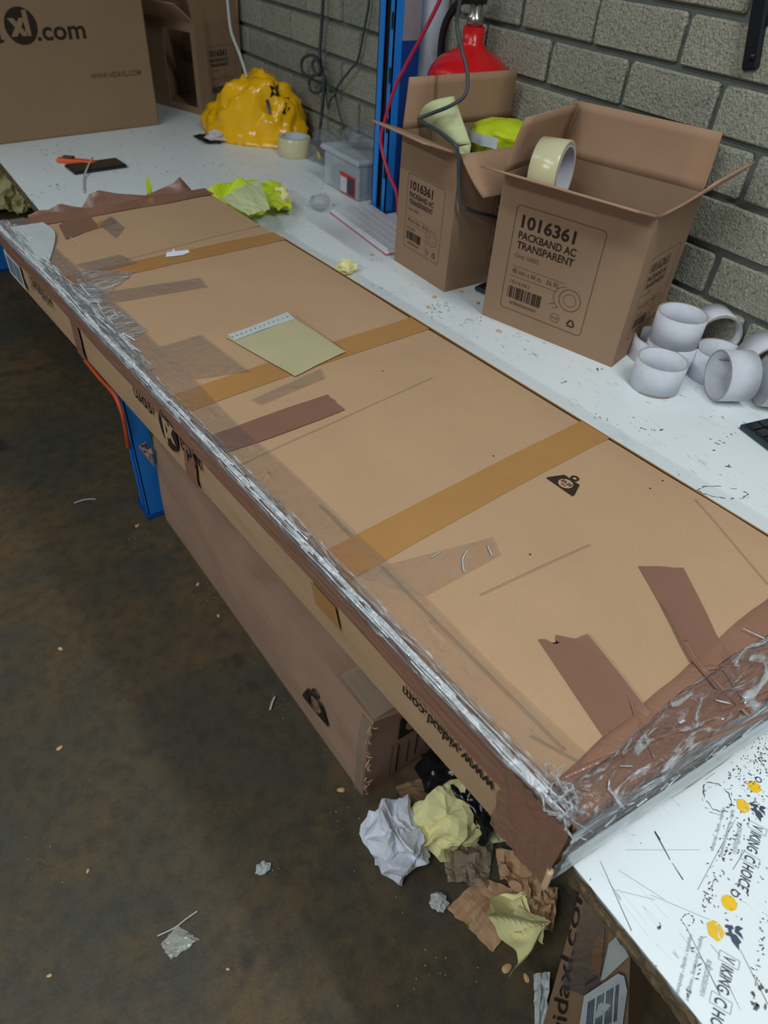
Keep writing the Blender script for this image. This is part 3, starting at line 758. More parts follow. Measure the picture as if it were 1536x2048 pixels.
# crumpled film knot on the top corner
def knot(p, n, R, r, seed):
    rr = random.Random(seed); bm = bmesh.new()
    for k in range(n):
        a = Vector(p)+Vector((rr.gauss(0, R), rr.gauss(0, R*1.3), abs(rr.gauss(0, R*.4))+.002)); b = a+Vector((rr.gauss(0, .008), rr.gauss(0, .010), rr.gauss(0, .002)))
        a.z = max(a.z, PH*0+.003); b.z = max(b.z, .003)
        me_ = tube_mesh([a, (a+b)/2+Vector((rr.gauss(0, .004), rr.gauss(0, .004), .002)), b], r*rr.uniform(.5, 1.4), 5, 4, .4); bm.from_mesh(me_); bpy.data.meshes.remove(me_)
    o = obj('crumpled_film', frombm(bm), 'end_film', pc, True); o['kind'] = 'stuff'; return o
knot((.005, .008, PH+.001), 16, .006, .0008, 3); knot((.010, .03, PH+.002), 12, .008, .0007, 9)
def crinkle(corners, seed, mat='end_film'):
    a, b, c, d = [Vector((*uv(*p), 0)) for p in corners]
    def fn(s, t):
        p = a.lerp(b, s).lerp(d.lerp(c, s), t); e = math.sin(PI*s)**.4*math.sin(PI*t)**.4
        return tp(p.x+.004*nz(t*5, s*5, seed), p.y+.004*nz(s*5, t*5, seed), .0016+e*(.0010+.0022*abs(nz(p.x*70, p.y*70, seed))))
    return grid('crinkled_film', fn, 34, 26, mat, pc)
crinkle([(150, 540), (270, 545), (215, 590), (160, 600)], 2); crinkle([(190, 612), (238, 618), (295, 662), (245, 692)], 5); crinkle([(100, 560), (200, 575), (215, 640), (150, 625)], 8)
# far end: brown tape with loose flaps
def far_fn(s, t):
    u = PW*t; w_ = .05+.008*nz(u*14, 2, 2); d_ = s*(w_+.04)
    h = .0016+.0012*nz(u*9, d_*50, 2)
    return tp(u, PL-w_+d_, h) if d_ < w_ else Vector((u, PL+.002+h, PH-(d_-w_)))
grid('brown_tape_wrap', far_fn, 16, 90, 'brown_tape_wrinkled', pc)
def flap_fn(u0, u1, prof, lean, seed):
    def fn(s, t):
        q = s*(len(prof)-1); i = min(int(q), len(prof)-2); h = prof[i]+(prof[i+1]-prof[i])*(q-i)
        return Vector((u0+(u1-u0)*s, PL+.004+lean*t+.004*nz(s*4, t*2, seed)*t, PH-.006+h*t))
    return fn
grid('loose_tape_flap', flap_fn(.165, .30, (.004, .026, .030, .024, .018, .014, .010, .006), .012, 2), 28, 6, 'brown_tape', pc)
grid('loose_tape_flap', flap_fn(.30, .40, (.006, .010, .014, .020, .030, .004), .016, 4), 20, 6, 'brown_tape', pc)
grid('loose_tape_flap', flap_fn(.06, .165, (.006, .012, .010, .018, .010, .004), .01, 8), 16, 6, 'brown_tape', pc)
# the near end is knocked out of square: shear everything there
for ch in pc.children:
    for v in ch.data.vertices:
        u, q = max(0, v.co.x), v.co.y
        if q < .03: v.co.y = q-.14*u*(1-max(0, q)/.03)

# ------------------------------------------------------------------ open packing-tape cartons
CW, CD, CH, WT = .18, .276, .257, .0035      # short side, long side, height, wall
def carton(name, label, loc, rz, flaps, mat='cardboard_carton', group=None):
    """local axes: x along the short side, y along the long side, origin at a bottom corner"""
    t = thing(name, label, 'box', loc, rz, group)
    bm = bmesh.new()
    add_box(bm, (0, 0, 0), (CW, CD, WT)); add_box(bm, (0, 0, WT), (WT, CD, CH)); add_box(bm, (CW-WT, 0, WT), (CW, CD, CH))
    add_box(bm, (WT, 0, WT), (CW-WT, WT, CH)); add_box(bm, (WT, CD-WT, WT), (CW-WT, CD, CH))
    obj('body', frombm(bm), mat, t)
    # flaps: (side, angle) angle 90 stands straight up, 0 lies level outwards, -60 hangs down
    FLN = .088
    for side, ang, bend in flaps:
        a = math.radians(ang); ln = FLN; wd = CD if side in '+x-x' and side[1] == 'x' else CW
        sg = 1 if side[0] == '+' else -1
        def fn(s, q, a=a, sg=sg, side=side, wd=wd, bend=bend):
            out = ln*q*math.cos(a+bend*q); upz = ln*q*math.sin(a+bend*q)
            c = s*wd+(0.004*(1-2*s))*q
            if side[1] == 'x': return Vector(((CW if sg > 0 else 0)+sg*out, c, CH+upz))
            return Vector((c, (CD if sg > 0 else 0)+sg*out, CH+upz))
        f = grid('flap', fn, 6, 6, 'cardboard_inner', t, True, .0035)
        f.modifiers['thickness'].offset = 0
    return t
def packband_label(root, mp, s=1.0, faint=False):
    k1, k2, k3 = ('ink', 'ink_light', 'ink_light') if not faint else ('ink_light', 'ink_faint', 'ink_faint')
    W_, H_ = .126*s, .150*s
    V, F = [], []; rrect(V, F, mp, 0, 0, W_, H_, .006*s, .0009*s)
    seg(V, F, mp, (.008*s, .066*s), (.088*s, .066*s), .0006*s); seg(V, F, mp, (.008*s, .051*s), (.080*s, .051*s), .0006*s)
    ring(V, F, mp, (.100*s, .045*s), .0150*s, .0160*s, 24); ring(V, F, mp, (.100*s, .045*s), .0085*s, .0092*s, 20); ring(V, F, mp, (.093*s, .045*s), .0165*s, .0172*s, 14, PI*.5, PI*1.35)
    seg(V, F, mp, (.086*s, .030*s), (.078*s, .026*s), .0008*s); seg(V, F, mp, (.080*s, .034*s), (.072*s, .030*s), .0008*s)
    ring(V, F, mp, (.085*s, .013*s), .0062*s, .0070*s, 16)
    prints('label_frame', V, F, k3, root)
    V, F = [], []; barcode(V, F, mp, .008*s, .018*s, .062*s, .036*s, 22)
    for k in range(3):
        a0 = PI/2+k*2*PI/3; a1 = a0+2*PI/3; c = (.109*s, .013*s); r = .0075*s
        p = Vector((c[0]+r*math.cos(a0), c[1]+r*math.sin(a0))); q = Vector((c[0]+r*math.cos(a1), c[1]+r*math.sin(a1))); seg(V, F, mp, p.lerp(q, .12), p.lerp(q, .85), .0022*s)
    prints('label_barcode', V, F, k1, root)['kind'] = 'stuff'
    T = lambda b, x, y, w_, h, mt, bd=0: text('printed_text', b, mp, x*s, y*s, w_*s, h*s, mt, root, bd)
    T('1016361', .010, .122, .078, .0235, k1, .03); T('PACKBAND AC', .009, .106, .084, .0145, k1, .02); T('TRANSPARENT', .009, .092, .084, .0145, k1, .02)
    T('Grey 16003', .009, .079, .036, .009, k2); T('48 mm x 66 m,', .009, .056, .046, .010, k2, .01); T('36 RL', .062, .056, .020, .010, k2, .01)
    T('1016361', .009, .040, .030, .008, k2); T('artikelnummer', .014, .009, .042, .0085, k2, .01); T('PAP', .0805, .011, .009, .005, k2)
# big carton: short axis points to the wall, long side faces the viewer
d_ = Vector((.958-.884, .648-.914)); rz2 = math.atan2(-d_.y, -d_.x)-PI/2
big = carton('packing_tape_carton', 'open brown carton with clear tape roll sticking out, larger of the two on the bench', Vector((.958, .648, 0)), rz2, [('+x', 78, .12), ('-x', 17, .0), ('+y', 98, .1), ('-y', 38, .12)])
fm = lambda o_, off=.0006: (lambda a_, b_: Vector((-off, o_[0]-a_, o_[1]+b_)))
packband_label(big, lambda a_, b_: Vector((-.0006, CD-.036-a_*1.10, .032+b_)), 1.22)
sm_ = lambda o_: (lambda a_, b_: Vector((o_[0]+a_, -.0006, o_[1]+b_)))
packband_label(big, sm_((.035, .04)), .95, True)
V, F = [], []; k_ = lambda a_, b_: Vector((a_, b_, CH+.0001))
# small carton: short side faces the viewer
sml = carton('packing_tape_carton', 'open brown carton holding a paper cone and a green vest, next to the blue post', Vector((.887, 1.030, 0)), math.radians(90+2), [('+x', 86, .0), ('-x', -42, .3), ('+y', 17, 0), ('-y', 50, 0)])
# rotate so that its long side runs to the wall: local y -> -world x is wrong way, so place by its far corner
sml.rotation_euler = (0, 0, math.radians(-90)); sml.location = (.879, 1.207, 0)
FR[sml.name] = Matrix.Translation(Vector(sml.location)) @ sml.rotation_euler.to_matrix().to_4x4()
# local x -> world -y (short side, towards the viewer's right), local y -> world +x (to the wall); flaps: -x = far side, +x = near side, -y = front
for ch in [c for c in sml.children if c.name.startswith('flap')]: bpy.data.objects.remove(ch, do_unlink=True)
def add_flaps(t, flaps, FLN=.088):
    for side, ang, bend in flaps:
        a = math.radians(ang); wd = CD if side[1] == 'x' else CW; sg = 1 if side[0] == '+' else -1
        def fn(s, q, a=a, sg=sg, side=side, wd=wd, bend=bend):
            out = FLN*q*math.cos(a+bend*q); upz = FLN*q*math.sin(a+bend*q); c = s*wd+(0.004*(1-2*s))*q
            if side[1] == 'x': return Vector(((CW if sg > 0 else 0)+sg*out, c, CH+upz))
            return Vector((c, (CD if sg > 0 else 0)+sg*out, CH+upz))
        f = grid('flap', fn, 6, 6, 'cardboard_inner', t, True, .0035); f.modifiers['thickness'].offset = 0
add_flaps(sml, [('-x', 93, 0), ('+x', -48, .2), ('-y', 17, 0), ('+y', 250, 0)])
packband_label(sml, lambda a_, b_: Vector((.030+a_, -.0006, .045+b_)), .95)
packband_label(sml, lambda a_, b_: Vector((CW+.0006, .10+a_, .04+b_)), .95, True)
# third, far carton
frc = thing('packing_tape_carton', 'open brown carton in the far corner behind the yellow bag', 'box', (.985, 2.50, 0), math.radians(21))
FW, FD = .20, .276
bm = bmesh.new()
add_box(bm, (0, 0, 0), (FW, FD, WT)); add_box(bm, (0, 0, WT), (FW, WT, CH)); add_box(bm, (0, FD-WT, WT), (FW, FD, CH)); add_box(bm, (FW-WT, WT, WT), (FW, FD-WT, CH))
add_box(bm, (0, WT, WT), (WT, FD-WT, .02)); add_box(bm, (0, WT, .02), (WT, .02, CH)); add_box(bm, (0, .15, .02), (WT, FD-WT, CH)); add_box(bm, (0, .02, .23), (WT, .15, CH))
obj('body', frombm(bm), 'cardboard_dark', frc)
def hinge(lo, hi, org, ang, ax, mat='cardboard_dark'): return box('flap', lo, hi, mat, frc, mtx=Matrix.Translation(org) @ Matrix.Rotation(math.radians(ang), 4, ax))
hinge((0, 0, 0), (FW, .004, .088), (0, 0, CH), -12, 'X'); hinge((0, 0, 0), (FW, .004, .088), (0, FD-.004, CH), 0, 'X')
hinge((0, 0, 0), (.004, FD, .088), (0, 0, CH), -55, 'Y', 'cardboard_inner'); hinge((0, 0, 0), (.004, FD, .088), (FW-.004, 0, CH), 4, 'Y')
packband_label(frc, lambda a_, b_: Vector((.045+a_, -.0008, .04+b_)), 1.0, False)
# big far carton with the web-shop logo
bg = thing('shipping_carton', 'large closed brown shipping carton with a round logo at the far end of the bench', 'box', (.325, 2.379, 0), math.atan2(.056, .487))
bm = bmesh.new(); add_box(bm, (-.30, 0, 0), (.49, .36, .56), bev=.004); obj('body', frombm(bm), 'cardboard_dark', bg)
bf = lambda a_, b_: Vector((a_, -.0006, b_)); bf2 = lambda a_, b_: Vector((a_, -.0012, b_))
def bgp(px, py):
    n = FR[bg.name].to_3x3() @ Vector((0, -1, 0)); d = _d(px, py); t = (Vector((.325, 2.379, 0))-CAM).dot(n)/d.dot(n); return L(bg, CAM+d*t)
c = bgp(42, 52); s_ = .5*abs(bgp(74, 52).x-bgp(8, 52).x)
xl_logo(lambda a_, b_: bf(c.x+a_, c.z+b_), s_, bg, cut='cardboard_dark', off=lambda a_, b_: bf2(c.x+a_*1.0, c.z+b_))
p = bgp(76, 81); q = bgp(173, 76); text('printed_text', '.com', bf, p.x, p.z, q.x-p.x, .062, 'ink', bg, .02)
text('printed_text', 'vida', bf, c.x-s_-.17, p.z, .16, .062, 'ink', bg, .02)
p = bgp(182, 158); q = bgp(282, 150); text('printed_text', 'WWW.VIDAXL.COM', bf, p.x, p.z, q.x-p.x, .019, 'ink_light', bg, .02)

# ------------------------------------------------------------------ tape rolls and cores
def roll(name, label, loc, rot, R=.048, r=.038, h=.050, group=None):
    t = thing(name, label, 'tape roll', loc, group=group, rot=rot)
    V, F = lathe([(r+.003, 0), (R-.001, 0), (R, .001), (R, h-.001), (R-.001, h), (r+.003, h)], 48, True); obj('wound_tape', mesh(V, F), 'roll_film', t, True)
    V, F = lathe([(r, -.0005), (r+.003, -.0005), (r+.003, h+.0005), (r, h+.0005)], 48, True); obj('core', mesh(V, F), 'core_white', t)
    return t
roll('tape_roll', 'roll of clear packing tape standing in front of the yellow bag', (1.055, 1.985, 0.0006), (0, 0, 0), .048, .036, .05)
pr = atz(1075, 318, .285)
ra = Vector((.42, -.90, .05)).normalized()
q = ra.to_track_quat('Z', 'Y').to_euler()
roll('tape_roll', 'roll of clear packing tape sticking out of the larger open carton', Vector((.940, .893, .262)), q, .050, .040, .048)
cores = []
def core(label, loc, rot=(0, 0, 0), R=.0415, r=.038, h=.050, torn=0):
    t = thing('cardboard_core', label, 'cardboard core', loc, rot=rot, group='empty white tape cores')
    V, F = lathe([(r, .0), (R, 0), (R, h), (r, h)], 40, True)
    o = obj('tube', mesh(V, F), 'core_white', t)
    o.data.materials.append(M['core_edge'])
    for p in o.data.polygons:
        if abs(p.normal.z) > .7: p.material_index = 1
        else: p.use_smooth = True
    if torn:
        a0 = torn; V, F = [], []
        f = lambda a_, b_: Vector(((R+.0006)*math.cos(a_), (R+.0006)*math.sin(a_), b_))
        pts = [(a0+.1*k, .001+.004*abs(nz(k*.9, torn*3, 0))) for k in range(0, 14)]
        for k in range(13): 
            b = len(V); V += [f(pts[k][0], .0003), f(pts[k+1][0], .0003), f(pts[k+1][0], pts[k+1][1]), f(pts[k][0], pts[k][1])]; F.append((b, b+1, b+2, b+3))
        obj('torn_strip', mesh(V, F), 'core_torn', t)
    return t
def cz(px, py, z=0): p = atz(px, py, z); return (p.x, p.y, z+.0006)
p = atz(1326, 719, .050); core('white tape core standing alone, nearest the large carton corner', (p.x, p.y, .0006), torn=3.2)
p = atz(1366, 627, .100); core('lower white core of the stacked pair against the block wall', (p.x+.003, p.y, .0006), R=.0425, r=.039); core('upper white core stacked on another, tallest of the group', (p.x, p.y, .0512))
p = atz(1442, 700, .05); core('white core standing behind the tipped one', (p.x, p.y, .0006))
def lying(label, px, py, axis, R=.0415):
    p = atz(px, py, .042); a = Vector(axis).normalized(); core(label, Vector((p.x, p.y, .0425))-a*.025, a.to_track_quat('Z', 'Y').to_euler())
lying('white core lying on its side with its opening towards the viewer', 1464, 752, (.86, -.5, .0))
lying('white core lying at the right edge, behind the tipped one', 1528, 722, (.5, .8, 0))
lying('white core lying at the far right edge, darker inside', 1558, 765, (.75, -.66, 0))
p = atx(1448, 648, 1.145); core('worn core lying behind the stacked pair, brown glue streak on it', (p.x, p.y+.0, .0425), Vector((.55, .83, 0)).to_track_quat('Z', 'Y').to_euler(), torn=1)
p = atz(1280, 700, .03); core('white core half hidden behind the carton corner', (p.x+.05, p.y+.005, .0006), h=.04)

# ------------------------------------------------------------------ crumpled things
def crumple(name, label, cat, loc, size, mat, seed=0, squash=(1, 1, 1), det=4, freq=1.6, amp=.75, parent=None, smooth=False, group=None):
    bm = bmesh.new(); bmesh.ops.create_icosphere(bm, subdivisions=det, radius=1)
    for v in bm.verts:
        d = v.co.normalized(); s = d*freq+Vector((seed*3.1, seed*1.7, seed))
        dd, _ = noise.voronoi(s); dd2, _ = noise.voronoi(s*2.3+Vector((5, 5, 5)))
        r = .50+amp*dd[0]*.85+.34*dd2[0]+.05*noise.noise(s*5)
        v.co = d*r
        v.co += Vector((noise.noise(s*1.3), noise.noise(s*1.3+Vector((9, 0, 0))), noise.noise(s*1.3+Vector((0, 9, 0)))))*(.42 if not smooth else .22)
    zmin = min(v.co.z for v in bm.verts)*.72
    for v in bm.verts:
        z = max(v.co.z, zmin)-zmin; v.co = Vector((v.co.x*squash[0], v.co.y*squash[1], z*squash[2]))*size
    o = obj(name, frombm(bm), mat, parent, smooth); o.location = loc
    if parent is None: tag(o, label, cat, group)
    return o
def folded(name, label, cat, loc, size, mat, seed=0, folds=8, n=34, flat=1.0):
    """a sheet of thin paper folded back on itself many times"""
    rr = random.Random(seed); P = []
    for j in range(n+1):
        for i in range(n+1):
            u, v = 2*i/n-1, 2*j/n-1; P.append(Vector((u, v, .05*nz(u*2, v*2, seed))))
    for k in range(folds):
        c = sum(P, Vector())/len(P); nn = Vector((rr.gauss(0, 1), rr.gauss(0, 1), rr.gauss(0, .6))).normalized(); m = Vector((rr.gauss(0, 1), rr.gauss(0, 1), rr.gauss(0, 1.2))); m = (m-nn*m.dot(nn)).normalized()
        c += nn*rr.uniform(-.25, .35); a = rr.uniform(1.2, 1.75); b = rr.uniform(.35, .9)
        for q in P:
            d = (q-c).dot(nn)
            if d > 0: q += -nn*d*a+m*d*b
    for q in P: q += Vector((nz(q.x*3, q.y*3, seed), nz(q.x*3, q.y*3, seed+5), nz(q.x*3, q.y*3, seed+9)))*.10
    lo = Vector([min(q[k] for q in P) for k in range(3)]); hi = Vector([max(q[k] for q in P) for k in range(3)])
    h = (hi-lo)/2
    V = [Vector(((q.x-(lo.x+hi.x)/2)/h.x*size, (q.y-(lo.y+hi.y)/2)/h.y*size*.85, (q.z-lo.z)/h.z*size*.5*flat)) for q in P]
    F = [(j*(n+1)+i, j*(n+1)+i+1, (j+1)*(n+1)+i+1, (j+1)*(n+1)+i) for j in range(n) for i in range(n)]
    o = obj(name, mesh(V, F), mat); o.location = loc; return tag(o, label, cat)
def sheet(name, label, cat, corners, mat, amp=.01, seed=0, n=14, jag=.0, creases=3, zbase=FLOOR, smooth=False, thick=.0006):
    """a folded sheet lying on its support: corners are world points a, b, c, d"""
    a, b, c, d = [Vector(p) for p in corners]; ctr = (a+b+c+d)/4; ctr.z = zbase
    rr = random.Random(seed); cr = [(rr.uniform(0, PI), rr.uniform(.2, .8), rr.uniform(.5, 1)) for _ in range(creases)]
    def fn(s, t):
        p = a.lerp(b, s).lerp(d.lerp(c, s), t)
        h = 0
        for an, of, am in cr:
            q = (s-.5)*math.cos(an)+(t-.5)*math.sin(an)+.5-of; h += am*max(0, 1-abs(q)*5)
        h = h*amp*.6+amp*abs(nz(s*4, t*4, seed))*1.2
        e = 1+jag*nz(s*7, t*7, seed+2)
        q = p-ctr; q.z = 0; q *= e; return Vector((q.x, q.y, p.z-zbase+h+.001))
    o = grid(name, fn, n, n, mat, None, smooth, thick); o.modifiers['thickness'].offset = 1
    o.location = ctr; return tag(o, label, cat)
def fz(px, py, z=FLOOR): return atz(px, py, z)
F0 = FLOOR+.001
crumple('crumpled_paper', 'crumpled ball of white paper on the floor beside the brown box', 'paper', fz(790, 1690, F0), .056, 'white_paper', 4, (.9, 1.05, .8), freq=1.3)
crumple('crumpled_paper', 'crumpled yellow tissue paper next to the white paper ball', 'paper', fz(884, 1662, F0), .056, 'yellow_paper', 12, (1.1, .95, .8), freq=1.2)
folded('crumpled_paper', 'crumpled pale yellow paper lying alone on brown paper near the shells', 'paper', fz(1015, 1868, F0+.012), .066, 'yellow_paper', 15, 6)
sheet('paper_sheet', 'pale green paper sheet partly under the parcel corner', 'paper', (fz(940, 1590, F0), fz(1025, 1610, F0), fz(1018, 1685, F0), fz(925, 1700, F0)), 'pale_green_paper', .02, 3)
sheet('kraft_paper', 'torn brown cardboard sheet lying flat on the floor', 'cardboard piece', (fz(960, 1755, F0), fz(1075, 1800, F0), fz(985, 1905, F0), fz(893, 1818, F0)), 'kraft_paper', .008, 5, jag=.08)
sheet('kraft_paper', 'creased brown paper beneath the parcel corner', 'paper', (fz(990, 1700, F0+.015), fz(1085, 1720, F0+.015), fz(1075, 1830, F0+.015), fz(1000, 1760, F0+.015)), 'kraft_paper', .03, 8, zbase=F0)
sheet('kraft_strip', 'strip of kraft tape with clear film, leaning by the white-labelled box', 'cardboard piece', (fz(1060, 1775, F0+.02), fz(1115, 1775, F0+.02), fz(1105, 1865, F0+.02), fz(1052, 1850, F0+.02)), 'kraft_paper', .02, 12, zbase=F0)
sheet('clear_wrap', 'dirty clear film wrap on the floor behind the yellow paper', 'plastic film', (fz(880, 1690, F0+.001), fz(985, 1690, F0+.001), fz(975, 1780, F0+.001), fz(895, 1765, F0+.001)), 'dusty_tape', .02, 21)
crumple('black_plastic_bag', 'shiny black plastic wrap behind the yellow paper', 'plastic bag', fz(895, 1565, F0), .058, 'black_glossy', 31, (.9, 1.0, .8), freq=1.3, smooth=True)
crumple('black_plastic_bag', 'black plastic film hanging down beside the yellow paper', 'plastic bag', fz(930, 1640, F0), .040, 'black_glossy', 35, (.7, 1.3, 1.2), freq=1.3, smooth=True)
sheet('kraft_strip', 'flattened brown cardboard strip between long box and black plastic', 'cardboard piece', (fz(790, 1575, F0), fz(860, 1550, F0), fz(880, 1600, F0), fz(810, 1610, F0)), 'cardboard_dark', .006, 41)
sheet('plastic_scrap', 'small pale translucent plastic piece alone on the dark floor', 'plastic scrap', (fz(322, 1890, F0), fz(355, 1852, F0), fz(400, 1880, F0), fz(342, 1920, F0)), 'milky_film', .004, 52, jag=.2, n=10)
tube('plastic_thread', [fz(315, 1872, F0+.002), fz(350, 1855, F0+.002), fz(372, 1838, F0+.003), fz(395, 1822, F0+.002)], .0012, 'grey_film')
tag(bpy.data.objects['plastic_thread'], 'thin pale thread above the translucent plastic piece', 'thread')
for i, (a, b, lab) in enumerate((((148, 1006), (192, 998), 'pale plastic strip on the floor left of the blue leg'), ((540, 1420), (550, 1393), 'thin white strip on the floor beside the long brown box'))):
    o = tube('plastic_strip', [fz(*a, F0+.002), fz((a[0]+b[0])/2, (a[1]+b[1])/2-3, F0+.004), fz(*b, F0+.002)], .0024, 'grey_film', None, 6, 5, .4); tag(o, lab, 'plastic strip')
crumple('plastic_scrap', 'small crumpled clear scrap by the brown paper', 'plastic scrap', fz(877, 1808, F0), .014, 'grey_film', 61, (1, 1, .6), 3)
crumple('plastic_scrap', 'tiny pale crumpled scrap left of the brown paper', 'plastic scrap', fz(525, 1738, F0), .010, 'grey_film', 62, (1.2, 1, .4), 3)
# nut shells
def shell_mesh():
    V, F = [], []
    n, m = 10, 4
    for i in range(m+1):
        a = PI/2*i/m
        for k in range(n):
            q = 2*PI*k/n; r = math.cos(a); V.append((r*math.cos(q)*1.0*(1+.25*math.cos(q)), r*math.sin(q)*.62, .35*math.sin(a)))
    for i in range(m):
        for k in range(n): F.append((i*n+k, i*n+(k+1) % n, (i+1)*n+(k+1) % n, (i+1)*n+k))
    F.append(tuple(range(n))[::-1]); return mesh(V, F)
shm = shell_mesh(); shm.materials.append(M['shell'])
for p in shm.polygons: p.use_smooth = True
SH = [(1012, 1938, 3, 'shell at the foot of the brown paper, largest of the nut shells'), (1054, 1958, 2.2, 'shell beside the white label film of the lower box'), (684, 1580, 2.4, 'shell at the front corner of the long brown box'), (396, 1168, 1.8, 'shell by the middle of the long brown box'), (120, 1297, 1.9, 'shell on the dark floor at the left'), (118, 1497, 2.0, 'shell on the open floor below the left one'), (437, 1232, 1.6, 'shell close to the front of the long box'), (100, 1951, 1.3, 'small shell near the bottom left'), (176, 1741, 1.2, 'pinkish shell on the open floor'), (455, 1938, 1.0, 'tiny shell right of the plastic piece'), (274, 1052, 2.2, 'shell by the foot of the blue leg'), (838, 1722, 1.6, 'shell in front of the yellow tissue')]
for k, (px, py, s, lab) in enumerate(SH):
    o = bpy.data.objects.new('nut_shell', shm); COL.objects.link(o); o.location = fz(px, py, F0); o.scale = (s*.0035,)*3; o.rotation_euler = (0, 0, k*1.3); tag(o, lab, 'nut shell', 'nut shells on the floor')
for k, (px, py, s, lab) in enumerate(((868, 595, 2.2, 'shell beside the dark scuffs in front of the smaller carton'), (858, 615, 1.9, 'shell lower in the scuffs before the smaller carton'), (922, 583, 2.0, 'shell between the two open cartons'), (955, 606, 2.2, 'shell against the larger carton'), (997, 662, 2.2, 'shell in front of the larger carton'), (742, 510, 1.9, 'shell at the corner of the white keyboard'), (667, 410, 1.9, 'brown crumb behind the white keyboard'))):
    o = bpy.data.objects.new('nut_shell', shm); COL.objects.link(o); o.location = atz(px, py, .0006); o.scale = (s*.0032,)*3; o.rotation_euler = (0, 0, k*1.1+.5); tag(o, lab, 'nut shell', 'nut shells on the bench')
# countless crumbs on the floor
V, F = [], []; rc = random.Random(8)
for (cx, cy, r, n) in ((430, 1190, 60, 30), (290, 1080, 40, 16), (60, 1720, 60, 8), (900, 1900, 120, 26), (780, 1700, 70, 16), (540, 1750, 20, 6), (560, 1400, 60, 12), (690, 1600, 60, 14)):
    for k in range(n):
        p = fz(cx+rc.gauss(0, r*.5), cy+rc.gauss(0, r*.5), F0); s = rc.uniform(.0006, .002); b = len(V)
        V += [p+Vector((s, 0, 0)), p+Vector((-s, s, 0)), p+Vector((-s, -s, 0)), p+Vector((0, 0, s))]; F += [(b, b+1, b+3), (b+1, b+2, b+3), (b+2, b, b+3)]
tag(obj('crumbs', mesh(V, F), 'core_torn'), 'tiny pale crumbs scattered on the dark floor', 'crumbs', kind='stuff')
# floor scuffs
# ------------------------------------------------------------------ long box on the floor under the bench
# defined by its corners, slightly bent along its length
LB = Vector((.377, .500, FLOOR)); LBang = math.atan2(1.442-.500, .340-.377)-PI/2; LBL = .935; LBD = .24
lbx = thing('long_carton', 'long dented brown carton lying on the floor under the bench', 'box', LB, LBang)
def lb_h(v): return .255+.035*math.sin(PI*min(1, v/LBL))*.5-.012*math.exp(-((v-.42)/.05)**2)+.02*(v/LBL)
rows = []
n = 60
for j in range(n+1):
    v = LBL*j/n; H = lb_h(v)-.0; bow = -.016*math.sin(PI*j/n)
    s = []
    for k in range(9): 
        q = k/8; s.append(Vector((bow*q-.004*math.sin(PI*q)+.005*nz(v*7, q*3, 4)*math.sin(PI*q)+.010*q, v+.004*nz(q*5, v*3, 2)*(j in (0, n)), H*q)))
    for k in range(1, 9):
        q = k/8; s.append(Vector((.010+bow+(LBD-.01-bow)*q, v, H-.014*math.sin(PI*q)+.006*nz(v*8, q*4, 7)-(.012*math.exp(-((q-.25)/.15)**2)*math.exp(-(v/.1)**2)))))
    s.append(Vector((LBD, v, 0))); rows.append(s)
ns = len(rows[0]); V = [p for r in rows for p in r]
F = [(j*ns+i, (j+1)*ns+i, (j+1)*ns+(i+1) % ns, j*ns+(i+1) % ns) for j in range(n) for i in range(ns)]
F.append(tuple(range(ns))); F.append(tuple(n*ns+i for i in range(ns))[::-1])
obj('body', mesh(V, F), 'cardboard_old', lbx, False)
def lside(v, z, off=.0035):
    bow = -.016*math.sin(PI*v/LBL); q = z/lb_h(v); return Vector((bow*q-.004*math.sin(PI*q)+.010*q+.005*nz(v*7, q*3, 4)*math.sin(PI*q)-off, v, z))
# tape over its near corner and frayed edge
grid('clear_tape', lambda s, t: lside(.0+.03*s, lb_h(0)*(.02+.96*t), .004), 4, 14, 'dusty_tape', lbx)
grid('corner_tape', lambda s, t: Vector((.012+.06*s, .002+.10*t, lb_h(.1*t)+.003-.006*math.sin(PI*s)*0+.001*nz(s*6, t*6, 5))), 8, 8, 'dusty_tape', lbx)
cc = Vector((.118, .0, .13))
weight_mark(lambda a_, b_: lside(.16-b_*0+a_*-1.0, .115+b_, .005), .042, lbx)
fr = bmesh.new()
rr = random.Random(2)
for k in range(26):
    z = rr.uniform(.01, .26); a = Vector((rr.uniform(-.004, .006), rr.uniform(-.006, .002), z)); b = a+Vector((rr.gauss(0, .004), -abs(rr.gauss(0, .004)), rr.gauss(0, .01))); b.z = max(b.z, .003)
    me_ = tube_mesh([a, (a+b)/2+Vector((-.002, -.001, 0)), b], rr.uniform(.0007, .0016), 5, 3, .5); fr.from_mesh(me_)
o = obj('frayed_edge', frombm(fr), 'cardboard_edge', lbx); o['kind'] = 'stuff'
V, F = [], []; ef = lambda a_, b_: Vector((a_, -.0025, b_))
seg(V, F, ef, (.075, .02), (.075, .12), .004); seg(V, F, ef, (.10, .03), (.10, .11), .0025); seg(V, F, ef, (.12, .04), (.12, .12), .0035); seg(V, F, ef, (.15, .04), (.15, .11), .002)
rrect(V, F, ef, .06, .015, .17, .13, .004, .0012)
prints('printed_marks', V, F, 'ink', lbx)
V, F = [], []; poly(V, F, ef, [(.07, .14), (.15, .14), (.15, .21), (.07, .21)]); prints('printed_block', V, F, 'ink', lbx)
V, F = [], []; ring(V, F, lambda a_, b_: ef(a_, b_)+Vector((0, -.001, 0)), (.11, .175), 0.001, .026, 24, sy=1); prints('printed_disc', V, F, 'cardboard_old', lbx)
grid('crushed_flap', lambda s, t: Vector((-.006-.02*math.sin(PI*s)*t, LBL-.02+.03*s+.012*nz(s*5, t*4, 3), .20+.055*t+.01*nz(s*6, t*6, 8))), 8, 8, 'cardboard_old', lbx, False, .003)
